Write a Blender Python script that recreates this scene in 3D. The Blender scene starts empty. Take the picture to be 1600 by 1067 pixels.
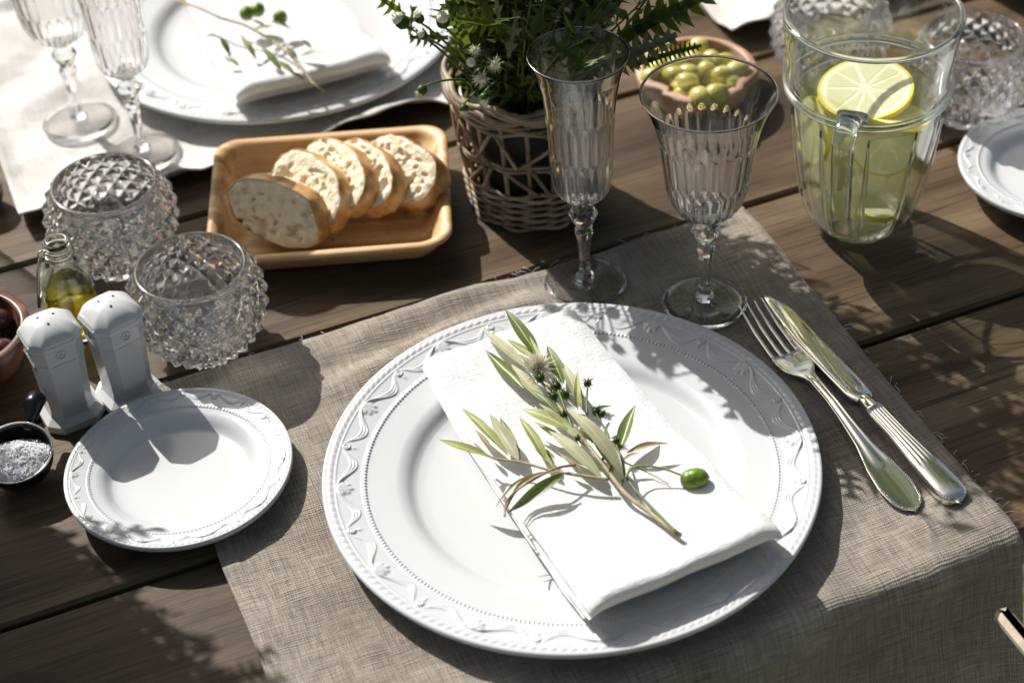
import bpy, math, random
import numpy as np
from mathutils import Vector, Matrix, noise as mnoise

random.seed(7)
rng = np.random.default_rng(11)
sc = bpy.context.scene
COL = sc.collection
R = math.radians
PI = math.pi

# ------------------------------------------------------------------ camera
# the table top is z = 0, the garden ground lies 0.74 m below
CAM_H = 0.8646
PITCH, ROLL, FPX = 0.71081, -0.06614, 3021.4
cF = Vector((0, math.cos(PITCH), -math.sin(PITCH)))
cU0 = Vector((0, math.sin(PITCH), math.cos(PITCH)))
cR0 = Vector((1, 0, 0))
cR = math.cos(ROLL) * cR0 + math.sin(ROLL) * cU0
cU = -math.sin(ROLL) * cR0 + math.cos(ROLL) * cU0
cam = bpy.data.cameras.new('camera')
camo = bpy.data.objects.new('camera', cam)
COL.objects.link(camo)
camo.matrix_world = Matrix(((cR.x, cU.x, -cF.x, 0), (cR.y, cU.y, -cF.y, 0), (cR.z, cU.z, -cF.z, CAM_H), (0, 0, 0, 1)))
cam.sensor_width = 36
cam.lens = FPX * 36 / 1600
cam.clip_start = 0.05
cam.clip_end = 500
cam.dof.use_dof = True
cam.dof.focus_distance = 1.235
cam.dof.aperture_fstop = 5.6
sc.camera = camo

# ------------------------------------------------------------------ sky, sun, exposure
SUN_AZ, SUN_EL = 38.0, 42.0            # sun stands behind the table, to the left
w = bpy.data.worlds.new('World')
sc.world = w
w.use_nodes = True
nt = w.node_tree
bg = nt.nodes['Background']
sky = nt.nodes.new('ShaderNodeTexSky')
sky.sky_type = 'NISHITA'
sky.sun_disc = False
sky.sun_elevation = R(SUN_EL)
sky.sun_rotation = R(-SUN_AZ)
sky.air_density = 0.8; sky.dust_density = 4.5; sky.ozone_density = 0.4
nt.links.new(sky.outputs[0], bg.inputs[0])
bg.inputs[1].default_value = 0.078
sun = bpy.data.lights.new('sun', 'SUN')
sun.energy = 5.0
sun.angle = R(0.53)
sun.color = (1.0, 0.975, 0.935)
suno = bpy.data.objects.new('sun', sun)
COL.objects.link(suno)
SUN = Vector((-math.sin(R(SUN_AZ)) * math.cos(R(SUN_EL)), math.cos(R(SUN_AZ)) * math.cos(R(SUN_EL)), math.sin(R(SUN_EL))))
suno.rotation_euler = SUN.to_track_quat('Z', 'Y').to_euler()
suno.location = SUN * 8
vs = sc.view_settings
vs.view_transform = 'Standard'
vs.look = 'None'
vs.gamma = 1
vs.use_curve_mapping = False
vs.exposure = 0.36
cy = sc.cycles
cy.max_bounces = 24
cy.transmission_bounces = 20
cy.transparent_max_bounces = 24
cy.glossy_bounces = 8
cy.diffuse_bounces = 5
cy.volume_bounces = 3
cy.sample_clamp_indirect = 25.0
cy.blur_glossy = 3.0
cy.caustics_reflective = True
cy.caustics_refractive = True

# ------------------------------------------------------------------ helpers
def at(u, v, z=0.0):
    """point of the photograph (1600 px wide) on the level plane z"""
    d = ((u - 800) * cR - (v - 533.5) * cU) / FPX + cF
    t = (z - CAM_H) / d.z
    return Vector((d.x * t, d.y * t, z))

def at_y(u, v, y):
    d = ((u - 800) * cR - (v - 533.5) * cU) / FPX + cF
    t = y / d.y
    return Vector((d.x * t, y, CAM_H + d.z * t))

YAW = 0.35333
tX = Vector((math.cos(YAW), math.sin(YAW), 0))
tY = Vector((-math.sin(YAW), math.cos(YAW), 0))
def tab(X, Y, z=0.0):
    return Vector((X * tX.x + Y * tY.x, X * tX.y + Y * tY.y, z))

class MB:
    def __init__(s):
        s.v = []; s.f = []; s.mi = []; s.sm = []
    def add(s, verts, faces, mi=0, smooth=True):
        o = len(s.v)
        s.v += [tuple(p) for p in verts]
        s.f += [tuple(i + o for i in q) for q in faces]
        s.mi += [mi] * len(faces); s.sm += [smooth] * len(faces)
    def mesh(s, name, mats):
        m = bpy.data.meshes.new(name)
        m.from_pydata(s.v, [], s.f)
        for k in (mats if isinstance(mats, (list, tuple)) else [mats]):
            m.materials.append(k)
        m.polygons.foreach_set('material_index', s.mi)
        m.polygons.foreach_set('use_smooth', s.sm)
        m.update()
        return m
    def build(s, name, mats, parent=None, loc=None):
        return link(name, s.mesh(name, mats), parent, loc)
    def box(s, c, d, M=None, mi=0, bev=0.0):
        x, y, z = [k / 2 for k in d]
        if bev <= 0:
            P = [Vector((a * x, b * y, e * z)) for a in (-1, 1) for b in (-1, 1) for e in (-1, 1)]
            F = [(0, 1, 3, 2), (4, 6, 7, 5), (0, 4, 5, 1), (2, 3, 7, 6), (0, 2, 6, 4), (1, 5, 7, 3)]
        else:
            prof = [(x - bev, y), (-(x - bev), y), (-x, y - bev), (-x, -(y - bev)), (-(x - bev), -y), (x - bev, -y), (x, -(y - bev)), (x, y - bev)]
            sh = lambda q: [(px - math.copysign(bev, px), py - math.copysign(bev, py)) for px, py in q]
            inn = sh(prof)
            P = [Vector((a, b, -z)) for a, b in inn] + [Vector((a, b, -z + bev)) for a, b in prof] + [Vector((a, b, z - bev)) for a, b in prof] + [Vector((a, b, z)) for a, b in inn]
            F = [tuple(range(7, -1, -1)), tuple(range(24, 32))]
            for r in range(3):
                for i in range(8):
                    j = (i + 1) % 8
                    F.append((r * 8 + i, r * 8 + j, r * 8 + 8 + j, r * 8 + 8 + i))
        c = Vector(c)
        P = [(M @ p if M else p) + c for p in P]
        s.add(P, F, mi, False)
    def tube(s, pts, rad, n=8, mi=0, cap=True, smooth=True):
        pts = [Vector(p) for p in pts]
        if not isinstance(rad, (list, tuple)): rad = [rad] * len(pts)
        V = []; F = []
        up = None
        for i, p in enumerate(pts):
            t = (pts[min(i + 1, len(pts) - 1)] - pts[max(i - 1, 0)])
            if t.length < 1e-9: t = Vector((0, 0, 1))
            t.normalize()
            if up is None:
                up = t.orthogonal().normalized()
            up = (up - t * up.dot(t))
            up = up.normalized() if up.length > 1e-6 else t.orthogonal().normalized()
            b = t.cross(up)
            for k in range(n):
                a = 2 * PI * k / n
                V.append(p + rad[i] * (math.cos(a) * up + math.sin(a) * b))
        for i in range(len(pts) - 1):
            for k in range(n):
                k2 = (k + 1) % n
                F.append((i * n + k, i * n + k2, (i + 1) * n + k2, (i + 1) * n + k))
        if cap:
            F.append(tuple(range(n - 1, -1, -1)))
            F.append(tuple((len(pts) - 1) * n + k for k in range(n)))
        s.add(V, F, mi, smooth)
    def lathe(s, prof, n=48, M=None, c=(0, 0, 0), mi=0, smooth=True, fn=None, cap0=True, cap1=True):
        """rings of (r, z); fn(i, theta, r, z) -> r"""
        V = []; F = []
        c = Vector(c)
        for i, (r, z) in enumerate(prof):
            for k in range(n):
                a = 2 * PI * k / n
                rr = fn(i, a, r, z) if fn else r
                p = Vector((rr * math.cos(a), rr * math.sin(a), z))
                V.append((M @ p if M else p) + c)
        for i in range(len(prof) - 1):
            for k in range(n):
                k2 = (k + 1) % n
                F.append((i * n + k, i * n + k2, (i + 1) * n + k2, (i + 1) * n + k))
        L = len(prof)
        if cap0:
            p = Vector((0, 0, prof[0][1])); V.append((M @ p if M else p) + c); q = len(V) - 1
            F += [(q, (k + 1) % n, k) for k in range(n)]
        if cap1:
            p = Vector((0, 0, prof[-1][1])); V.append((M @ p if M else p) + c); q = len(V) - 1
            F += [(q, (L - 1) * n + k, (L - 1) * n + (k + 1) % n) for k in range(n)]
        s.add(V, F, mi, smooth)
    def ball(s, c, r, sub=(10, 8), M=None, mi=0, bump=0.0):
        n, m = sub
        prof = []
        for i in range(1, m):
            a = -PI / 2 + PI * i / m
            prof.append((math.cos(a) * r, math.sin(a) * r))
        sd = random.random() * 50
        def fn(i, a, rr, z):
            if not bump: return rr
            return rr * (1 + bump * mnoise.noise(Vector((math.cos(a) * 1.3 + sd, math.sin(a) * 1.3, z / r * 1.3))))
        # closed by caps
        s.lathe([(1e-4 * r, -r)] + prof + [(1e-4 * r, r)], n, M, c, mi, True, fn, True, True)

def link(name, mesh, parent=None, loc=None):
    o = bpy.data.objects.new(name, mesh)
    COL.objects.link(o)
    if parent: o.parent = parent
    if loc is not None: o.location = loc
    return o

def tag(o, label, cat, group=None, kind=None):
    o['label'] = label; o['category'] = cat
    if group: o['group'] = group
    if kind: o['kind'] = kind
    return o

def thing(name, label, cat, loc=(0, 0, 0), rz=0.0, group=None):
    o = bpy.data.objects.new(name, None)
    o.empty_display_size = 0.02
    COL.objects.link(o)
    o.location = loc; o.rotation_euler = (0, 0, rz)
    return tag(o, label, cat, group)

def dup(root, loc, rz, label):
    def cp(o, par):
        c = o.copy(); COL.objects.link(c)
        if par: c.parent = par
        for ch in o.children: cp(ch, c)
        return c
    r = cp(root, None)
    r.location = loc; r.rotation_euler = (0, 0, rz); r['label'] = label
    return r

def grid_mesh(V, nu, nv, closed_u=False):
    F = []
    for i in range(nv - 1):
        for j in range(nu if closed_u else nu - 1):
            j2 = (j + 1) % nu
            F.append((i * nu + j, i * nu + j2, (i + 1) * nu + j2, (i + 1) * nu + j))
    return F

def nz(x, y=0.0, z=0.0): return mnoise.noise(Vector((x, y, z)))

# ------------------------------------------------------------------ materials
def mat(name):
    m = bpy.data.materials.new(name); m.use_nodes = True
    n = m.node_tree.nodes; l = m.node_tree.links
    return m, n, l, n['Principled BSDF']

def simple(name, col, rough=0.5, metal=0.0, spec=0.5, coat=0.0, sss=0.0):
    m, n, l, b = mat(name)
    b.inputs['Base Color'].default_value = (*col, 1)
    b.inputs['Roughness'].default_value = rough
    b.inputs['Metallic'].default_value = metal
    b.inputs['Specular IOR Level'].default_value = spec
    b.inputs['Coat Weight'].default_value = coat
    b.inputs['Coat Roughness'].default_value = 0.05
    if sss:
        b.inputs['Subsurface Weight'].default_value = sss
        b.inputs['Subsurface Radius'].default_value = (0.01, 0.006, 0.004)
        b.inputs['Subsurface Scale'].default_value = 0.3
    return m

def tex(n, l, kind, scale=(1, 1, 1), rand=False, coord='Object', **kw):
    tc = n.new('ShaderNodeTexCoord'); mp = n.new('ShaderNodeMapping')
    mp.inputs['Scale'].default_value = scale
    l.new(tc.outputs[coord], mp.inputs['Vector'])
    if rand:
        oi = n.new('ShaderNodeObjectInfo'); mu = n.new('ShaderNodeMath'); mu.operation = 'MULTIPLY'; mu.inputs[1].default_value = 37.0
        l.new(oi.outputs['Random'], mu.inputs[0])
        l.new(mu.outputs[0], mp.inputs['Location'])
    t = n.new(kind)
    l.new(mp.outputs[0], t.inputs['Vector'])
    for k, v in kw.items():
        if k in t.inputs: t.inputs[k].default_value = v
    return t

def ramp(n, l, src, stops):
    r = n.new('ShaderNodeValToRGB')
    e = r.color_ramp.elements
    while len(e) < len(stops): e.new(0.5)
    for q, (p, c) in zip(e, stops):
        q.position = p; q.color = (*c, 1) if len(c) == 3 else c
    l.new(src, r.inputs[0])
    return r

def bump(n, l, b, src, strength=0.3, dist=0.001, prev=None):
    k = n.new('ShaderNodeBump')
    k.inputs['Strength'].default_value = strength; k.inputs['Distance'].default_value = dist
    l.new(src, k.inputs['Height'])
    if prev: l.new(prev.outputs[0], k.inputs['Normal'])
    l.new(k.outputs[0], b.inputs['Normal'])
    return k

def mix(n, l, f, a, b, mode='MIX'):
    m = n.new('ShaderNodeMix'); m.data_type = 'RGBA'; m.blend_type = mode
    for s, x in ((0, f), (6, a), (7, b)):
        if hasattr(x, 'is_output'): l.new(x, m.inputs[s])
        elif isinstance(x, (int, float)): m.inputs[s].default_value = x
        else: m.inputs[s].default_value = (*x, 1)
    return m.outputs[2]

def glass(name, col=(1, 1, 1), ior=1.5, clear=0.3, rough=0.0, gloss=0.0):
    m, n, l, b = mat(name)
    n.remove(b)
    g = n.new('ShaderNodeBsdfGlass')
    if clear <= 0:
        if gloss:
            gl_ = n.new('ShaderNodeBsdfGlossy'); gl_.inputs['Roughness'].default_value = 0.13
            x = n.new('ShaderNodeMixShader'); x.inputs[0].default_value = gloss
            l.new(g.outputs[0], x.inputs[1]); l.new(gl_.outputs[0], x.inputs[2]); l.new(x.outputs[0], n['Material Output'].inputs['Surface'])
        else: l.new(g.outputs[0], n['Material Output'].inputs['Surface'])
        g.inputs['IOR'].default_value = ior; g.inputs['Roughness'].default_value = rough; g.inputs['Color'].default_value = (*col, 1)
        return m
    g.inputs['IOR'].default_value = ior; g.inputs['Roughness'].default_value = rough
    g.inputs['Color'].default_value = (*col, 1)
    t = n.new('ShaderNodeBsdfTransparent'); t.inputs['Color'].default_value = (*col, 1)
    x = n.new('ShaderNodeMixShader'); x.inputs[0].default_value = clear
    l.new(g.outputs[0], x.inputs[1]); l.new(t.outputs[0], x.inputs[2])
    l.new(x.outputs[0], n['Material Output'].inputs['Surface'])
    return m

def clearglass(name, col, edge, ior, gain=1.0):
    # walls thin enough not to bend the view: clear, with reflections growing towards the edge
    m, n, l, b = mat(name)
    n.remove(b)
    lw = n.new('ShaderNodeLayerWeight'); lw.inputs['Blend'].default_value = 0.35
    pw = n.new('ShaderNodeMath'); pw.operation = 'POWER'; pw.inputs[1].default_value = 2.0
    l.new(lw.outputs['Facing'], pw.inputs[0])
    t = n.new('ShaderNodeBsdfTransparent'); l.new(mix(n, l, pw.outputs[0], col, edge), t.inputs['Color'])
    g = n.new('ShaderNodeBsdfGlossy'); g.inputs['Roughness'].default_value = 0.01
    lf_ = n.new('ShaderNodeLayerWeight'); lf_.inputs['Blend'].default_value = 0.5
    p5 = n.new('ShaderNodeMath'); p5.operation = 'POWER'; p5.inputs[1].default_value = 5.0
    l.new(lf_.outputs['Facing'], p5.inputs[0])
    r0 = ((ior - 1) / (ior + 1)) ** 2
    gm = n.new('ShaderNodeMath'); gm.operation = 'MULTIPLY_ADD'; gm.inputs[1].default_value = (1 - r0) * gain; gm.inputs[2].default_value = r0 * gain; gm.use_clamp = True
    l.new(p5.outputs[0], gm.inputs[0])
    x = n.new('ShaderNodeMixShader'); l.new(gm.outputs[0], x.inputs[0])
    l.new(t.outputs[0], x.inputs[1]); l.new(g.outputs[0], x.inputs[2])
    l.new(x.outputs[0], n['Material Output'].inputs['Surface'])
    return m

def leafmat(name, top, back, trans=0.35, rough=0.45, vein=0.0):
    m, n, l, b = mat(name)
    no = tex(n, l, 'ShaderNodeTexNoise', (60, 60, 60), True, Scale=1.0, Detail=3.0)
    geo = n.new('ShaderNodeNewGeometry')
    dk = tuple(c * 0.62 for c in top)
    c1 = mix(n, l, no.outputs['Fac'], dk, tuple(min(1, c * 1.35) for c in top))
    c2 = mix(n, l, no.outputs['Fac'], tuple(c * 0.8 for c in back), tuple(min(1, c * 1.2) for c in back))
    c = mix(n, l, geo.outputs['Backfacing'], c1, c2)
    l.new(c, b.inputs['Base Color'])
    b.inputs['Roughness'].default_value = rough
    b.inputs['Specular IOR Level'].default_value = 0.4
    t = n.new('ShaderNodeBsdfTranslucent')
    l.new(mix(n, l, 0.35, c, (0.35, 0.42, 0.04)), t.inputs['Color'])
    x = n.new('ShaderNodeMixShader'); x.inputs[0].default_value = trans
    l.new(b.outputs[0], x.inputs[1]); l.new(t.outputs[0], x.inputs[2])
    l.new(x.outputs[0], n['Material Output'].inputs['Surface'])
    return m

def wood_table():
    m, n, l, b = mat('weathered_oak')
    a = tex(n, l, 'ShaderNodeTexNoise', (2.2, 26, 26), True, Scale=1.0, Detail=6.0, Roughness=0.6, Distortion=0.4)
    g = tex(n, l, 'ShaderNodeTexNoise', (14, 420, 420), True, Scale=1.0, Detail=4.0, Roughness=0.7)
    p = tex(n, l, 'ShaderNodeTexNoise', (5, 9, 9), True, Scale=1.0, Detail=3.0)
    r1 = ramp(n, l, a.outputs['Fac'], [(0.3, (0.052, 0.033, 0.019)), (0.5, (0.115, 0.079, 0.047)), (0.72, (0.19, 0.141, 0.092))])
    r2 = ramp(n, l, g.outputs['Fac'], [(0.34, (0.32, 0.29, 0.26)), (0.5, (1, 1, 1))])
    c = mix(n, l, 0.8, r1.outputs[0], r2.outputs[0], 'MULTIPLY')
    r3 = ramp(n, l, p.outputs['Fac'], [(0.35, (0.72, 0.70, 0.68)), (0.65, (1.1, 1.08, 1.06))])
    c = mix(n, l, 1.0, c, r3.outputs[0], 'MULTIPLY')
    ck = tex(n, l, 'ShaderNodeTexNoise', (1.6, 95, 95), True, Scale=1.0, Detail=2.0, Distortion=0.3)
    rk = ramp(n, l, ck.outputs['Fac'], [(0.485, (1, 1, 1)), (0.5, (0.25, 0.22, 0.2)), (0.515, (1, 1, 1))])
    ckm = tex(n, l, 'ShaderNodeTexNoise', (6, 14, 14), True, Scale=1.0, Detail=1.0)
    rm = ramp(n, l, ckm.outputs['Fac'], [(0.5, (0, 0, 0)), (0.62, (1, 1, 1))])
    c = mix(n, l, rm.outputs[0], c, mix(n, l, 1.0, c, rk.outputs[0], 'MULTIPLY'))
    kn_ = tex(n, l, 'ShaderNodeTexVoronoi', (3.2, 9, 9), True, Scale=1.0)
    rn = ramp(n, l, kn_.outputs['Distance'], [(0.0, (0.32, 0.26, 0.22)), (0.10, (0.6, 0.55, 0.5)), (0.16, (1, 1, 1))])
    c = mix(n, l, 0.8, c, rn.outputs[0], 'MULTIPLY')
    l.new(c, b.inputs['Base Color'])
    b.inputs['Roughness'].default_value = 0.5
    b.inputs['Specular IOR Level'].default_value = 0.2
    k = bump(n, l, b, g.outputs['Fac'], 0.5, 0.0012)
    bump(n, l, b, a.outputs['Fac'], 0.25, 0.002, k)
    return m

def wood_turned(name, c0, c1, c2, rough=0.4, sc_=(9, 60, 60)):
    m, n, l, b = mat(name)
    a = tex(n, l, 'ShaderNodeTexNoise', sc_, True, Scale=1.0, Detail=5.0, Distortion=0.8)
    g = tex(n, l, 'ShaderNodeTexNoise', (sc_[0] * 4, sc_[1] * 9, sc_[2] * 9), True, Scale=1.0, Detail=3.0)
    r1 = ramp(n, l, a.outputs['Fac'], [(0.32, c0), (0.5, c1), (0.68, c2)])
    r2 = ramp(n, l, g.outputs['Fac'], [(0.3, (0.7, 0.66, 0.62)), (0.55, (1, 1, 1))])
    l.new(mix(n, l, 0.6, r1.outputs[0], r2.outputs[0], 'MULTIPLY'), b.inputs['Base Color'])
    b.inputs['Roughness'].default_value = rough
    bump(n, l, b, g.outputs['Fac'], 0.15, 0.0006)
    return m

def linen(name, c0, c1, pitch=0.00165, strength=0.8, sheen=0.15):
    m, n, l, b = mat(name)
    tc = n.new('ShaderNodeTexCoord')
    wob = n.new('ShaderNodeTexNoise'); wob.inputs['Scale'].default_value = 55; wob.inputs['Detail'].default_value = 2
    l.new(tc.outputs['UV'], wob.inputs['Vector'])
    vm = n.new('ShaderNodeVectorMath'); vm.operation = 'SCALE'; vm.inputs['Scale'].default_value = 0.004
    l.new(wob.outputs['Color'], vm.inputs[0])
    va = n.new('ShaderNodeVectorMath'); va.operation = 'ADD'
    l.new(tc.outputs['UV'], va.inputs[0]); l.new(vm.outputs[0], va.inputs[1])
    hs = []
    for ax in ('X', 'Y'):
        wv = n.new('ShaderNodeTexWave'); wv.wave_type = 'BANDS'; wv.bands_direction = ax
        wv.inputs['Scale'].default_value = 0.31416 / pitch
        wv.inputs['Distortion'].default_value = 0.6; wv.inputs['Detail'].default_value = 1
        wv.inputs['Detail Scale'].default_value = 2.0
        l.new(va.outputs[0], wv.inputs['Vector'])
        hs.append(wv.outputs['Fac'])
    ml = n.new('ShaderNodeMath'); ml.operation = 'MULTIPLY'
    l.new(hs[0], ml.inputs[0]); l.new(hs[1], ml.inputs[1])
    # slubs: long thin thick threads both ways
    s1 = n.new('ShaderNodeTexNoise'); s1.inputs['Scale'].default_value = 1; s1.inputs['Detail'].default_value = 3
    mp1 = n.new('ShaderNodeMapping'); mp1.inputs['Scale'].default_value = (40, 900, 1); l.new(tc.outputs['UV'], mp1.inputs[0]); l.new(mp1.outputs[0], s1.inputs['Vector'])
    s2 = n.new('ShaderNodeTexNoise'); s2.inputs['Scale'].default_value = 1; s2.inputs['Detail'].default_value = 3
    mp2 = n.new('ShaderNodeMapping'); mp2.inputs['Scale'].default_value = (900, 40, 1); l.new(tc.outputs['UV'], mp2.inputs[0]); l.new(mp2.outputs[0], s2.inputs['Vector'])
    sa = n.new('ShaderNodeMath'); sa.operation = 'ADD'; l.new(s1.outputs['Fac'], sa.inputs[0]); l.new(s2.outputs['Fac'], sa.inputs[1])
    sm = n.new('ShaderNodeMath'); sm.operation = 'MULTIPLY'; sm.inputs[1].default_value = 0.5; l.new(sa.outputs[0], sm.inputs[0])
    big = n.new('ShaderNodeTexNoise'); big.inputs['Scale'].default_value = 14; big.inputs['Detail'].default_value = 5
    l.new(tc.outputs['UV'], big.inputs['Vector'])
    cc = ramp(n, l, sm.outputs[0], [(0.36, c0), (0.64, c1)])
    dk = ramp(n, l, ml.outputs[0], [(0.0, (0.60, 0.58, 0.56)), (0.35, (1, 1, 1))])
    c = mix(n, l, 0.40, cc.outputs[0], dk.outputs[0], 'MULTIPLY')
    bb = ramp(n, l, big.outputs['Fac'], [(0.3, (0.74, 0.72, 0.69)), (0.7, (1.1, 1.1, 1.09))])
    c = mix(n, l, 1.0, c, bb.outputs[0], 'MULTIPLY')
    l.new(c, b.inputs['Base Color'])
    b.inputs['Roughness'].default_value = 0.9
    b.inputs['Specular IOR Level'].default_value = 0.15
    b.inputs['Sheen Weight'].default_value = sheen
    b.inputs['Sheen Roughness'].default_value = 0.5
    k = bump(n, l, b, ml.outputs[0], strength, 0.0007)
    k = bump(n, l, b, sm.outputs[0], 0.9, 0.0016, k)
    bump(n, l, b, big.outputs['Fac'], 0.6, 0.006, k)
    return m

M = {}
M['table'] = wood_table()
M['tray'] = wood_turned('honey_beech', (0.30, 0.160, 0.062), (0.55, 0.34, 0.15), (0.74, 0.53, 0.30), 0.46, (5, 60, 60))
M['darkwood'] = wood_turned('dark_olive_wood', (0.05, 0.022, 0.012), (0.10, 0.045, 0.025), (0.19, 0.095, 0.05), 0.35)
M['bowlwood'] = wood_turned('pinkish_wood', (0.36, 0.21, 0.14), (0.46, 0.28, 0.19), (0.56, 0.37, 0.26), 0.5)
M['chair'] = wood_turned('pale_teak', (0.40, 0.33, 0.24), (0.52, 0.44, 0.33), (0.62, 0.54, 0.42), 0.6)
M['linen'] = linen('taupe_linen', (0.21, 0.180, 0.147), (0.46, 0.41, 0.35))
M['linen_pale'] = linen('pale_linen', (0.60, 0.585, 0.56), (0.82, 0.81, 0.79), strength=0.4)
M['porcelain'] = simple('white_porcelain', (0.55, 0.555, 0.56), 0.16, 0, 0.5, 0.25)
M['silver'] = simple('polished_silver', (0.88, 0.85, 0.77), 0.09, 1.0)
M['wire'] = simple('steel_wire', (0.42, 0.40, 0.36), 0.3, 1.0)
M['darkmetal'] = simple('dark_metal', (0.045, 0.045, 0.05), 0.28, 0.9)
M['crystal'] = glass('cut_crystal', (1, 1, 1), 1.60, 0.0, 0.03, 0.04)
M['thin'] = glass('wine_glass', (1, 1, 1), 1.52, 0.0, 0.0, 0.0)
M['pitch'] = clearglass('pressed_glass', (0.992, 0.998, 0.994), (0.84, 0.91, 0.86), 1.5, 2.2)
M['pitch_solid'] = glass('pressed_glass_handle', (0.97, 0.99, 0.975), 1.5, 0.0, 0.02, 0.10)
M['rim_highlight'] = glass('rim_highlight_glass', (1, 1, 1), 1.5, 0.0, 0.0, 0.40)
M['water'] = clearglass('lemon_water', (0.99, 0.987, 0.875), (0.95, 0.945, 0.72), 1.33, 1.7)
_n = M['water'].node_tree.nodes; _v = _n.new('ShaderNodeVolumeScatter')      # yellow scatter stands in for bright light refracted through the water
_v.inputs['Color'].default_value = (1.0, 0.97, 0.42, 1); _v.inputs['Density'].default_value = 6.0; _v.inputs['Anisotropy'].default_value = 0.0
M['water'].node_tree.links.new(_v.outputs[0], _n['Material Output'].inputs['Volume'])
M['oilglass'] = glass('bottle_glass', (0.98, 0.995, 0.98), 1.5, 0.0)
M['oil'] = glass('olive_oil', (0.86, 0.80, 0.12), 1.35, 0.0)

# napkin: white finely woven cotton
m, n, l, b = mat('white_napkin_cotton')
b.inputs['Base Color'].default_value = (0.80, 0.805, 0.81, 1); b.inputs['Roughness'].default_value = 0.95
b.inputs['Specular IOR Level'].default_value = 0.1; b.inputs['Sheen Weight'].default_value = 0.1
q1 = tex(n, l, 'ShaderNodeTexNoise', (900, 130, 1), coord='UV', Scale=1.0, Detail=3.0)
q2 = tex(n, l, 'ShaderNodeTexNoise', (130, 900, 1), coord='UV', Scale=1.0, Detail=3.0)
q3 = tex(n, l, 'ShaderNodeTexNoise', (26, 60, 1), coord='UV', Scale=1.0, Detail=5.0, Distortion=1.0)
k = bump(n, l, b, q1.outputs['Fac'], 0.7, 0.0009)
k = bump(n, l, b, q2.outputs['Fac'], 0.7, 0.0009, k)
bump(n, l, b, q3.outputs['Fac'], 0.35, 0.003, k)
tr = n.new('ShaderNodeBsdfTranslucent'); tr.inputs['Color'].default_value = (0.85, 0.81, 0.70, 1)
x = n.new('ShaderNodeMixShader'); x.inputs[0].default_value = 0.22
l.new(b.outputs[0], x.inputs[1]); l.new(tr.outputs[0], x.inputs[2]); l.new(x.outputs[0], n['Material Output'].inputs['Surface'])
M['napkin'] = m

# bread
m, n, l, b = mat('bread_crumb')
a = tex(n, l, 'ShaderNodeTexNoise', (160, 160, 160), True, Scale=1.0, Detail=6.0, Roughness=0.65)
v = tex(n, l, 'ShaderNodeTexVoronoi', (260, 260, 260), True, Scale=1.0)
rc = ramp(n, l, a.outputs['Fac'], [(0.28, (0.66, 0.52, 0.31)), (0.42, (0.82, 0.71, 0.50)), (0.62, (0.88, 0.80, 0.62))])
l.new(rc.outputs[0], b.inputs['Base Color']); b.inputs['Roughness'].default_value = 0.9
b.inputs['Specular IOR Level'].default_value = 0.2
b.inputs['Subsurface Weight'].default_value = 0.25; b.inputs['Subsurface Scale'].default_value = 0.006; b.inputs['Subsurface Radius'].default_value = (1.0, 0.7, 0.4)
k = bump(n, l, b, a.outputs['Fac'], 0.6, 0.002); bump(n, l, b, v.outputs['Distance'], 0.5, 0.0010, k)
M['crumb'] = m
m, n, l, b = mat('bread_crust')
a = tex(n, l, 'ShaderNodeTexNoise', (60, 60, 60), True, Scale=1.0, Detail=5.0)
rc = ramp(n, l, a.outputs['Fac'], [(0.32, (0.26, 0.11, 0.03)), (0.48, (0.52, 0.29, 0.10)), (0.60, (0.70, 0.48, 0.24)), (0.72, (0.80, 0.66, 0.44))])
l.new(rc.outputs[0], b.inputs['Base Color']); b.inputs['Roughness'].default_value = 0.55
bump(n, l, b, a.outputs['Fac'], 0.5, 0.002)
M['crust'] = m
M['wicker'] = wood_turned('willow_wicker', (0.17, 0.118, 0.074), (0.28, 0.205, 0.132), (0.43, 0.34, 0.235), 0.55, (40, 40, 40))
M['soil'] = simple('dark_soil', (0.02, 0.016, 0.012), 1.0)
M['liner'] = simple('dark_liner', (0.014, 0.014, 0.012), 0.7)
M['olive'] = None
m, n, l, b = mat('green_olive_skin')
a = tex(n, l, 'ShaderNodeTexNoise', (70, 70, 70), True, Scale=1.0, Detail=3.0)
rc = ramp(n, l, a.outputs['Fac'], [(0.3, (0.33, 0.30, 0.04)), (0.7, (0.62, 0.56, 0.19))])
l.new(rc.outputs[0], b.inputs['Base Color']); b.inputs['Roughness'].default_value = 0.28
b.inputs['Subsurface Weight'].default_value = 0.15; b.inputs['Subsurface Scale'].default_value = 0.004
M['olive'] = m
M['blackolive'] = simple('dark_olive_skin', (0.06, 0.022, 0.016), 0.25)
m, n, l, b = mat('raw_olive_skin')
a = tex(n, l, 'ShaderNodeTexNoise', (160, 160, 160), Scale=1.0, Detail=3.0)
rc = ramp(n, l, a.outputs['Fac'], [(0.3, (0.085, 0.15, 0.01)), (0.7, (0.20, 0.29, 0.03))])
l.new(rc.outputs[0], b.inputs['Base Color']); b.inputs['Roughness'].default_value = 0.35
bump(n, l, b, a.outputs['Fac'], 0.8, 0.002)
M['rawolive'] = m
M['rind'] = simple('lemon_rind', (0.84, 0.70, 0.10), 0.35)
m, n, l, b = mat('lemon_flesh')
b.inputs['Base Color'].default_value = (0.92, 0.90, 0.66, 1); b.inputs['Roughness'].default_value = 0.25
tr = n.new('ShaderNodeBsdfTranslucent'); tr.inputs['Color'].default_value = (0.95, 0.93, 0.70, 1)
x = n.new('ShaderNodeMixShader'); x.inputs[0].default_value = 0.45
l.new(b.outputs[0], x.inputs[1]); l.new(tr.outputs[0], x.inputs[2]); l.new(x.outputs[0], n['Material Output'].inputs['Surface'])
M['lemon'] = m
M['pith'] = simple('lemon_pith', (0.88, 0.86, 0.62), 0.5)
m, n, l, b = mat('coarse_salt_grains')
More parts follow.
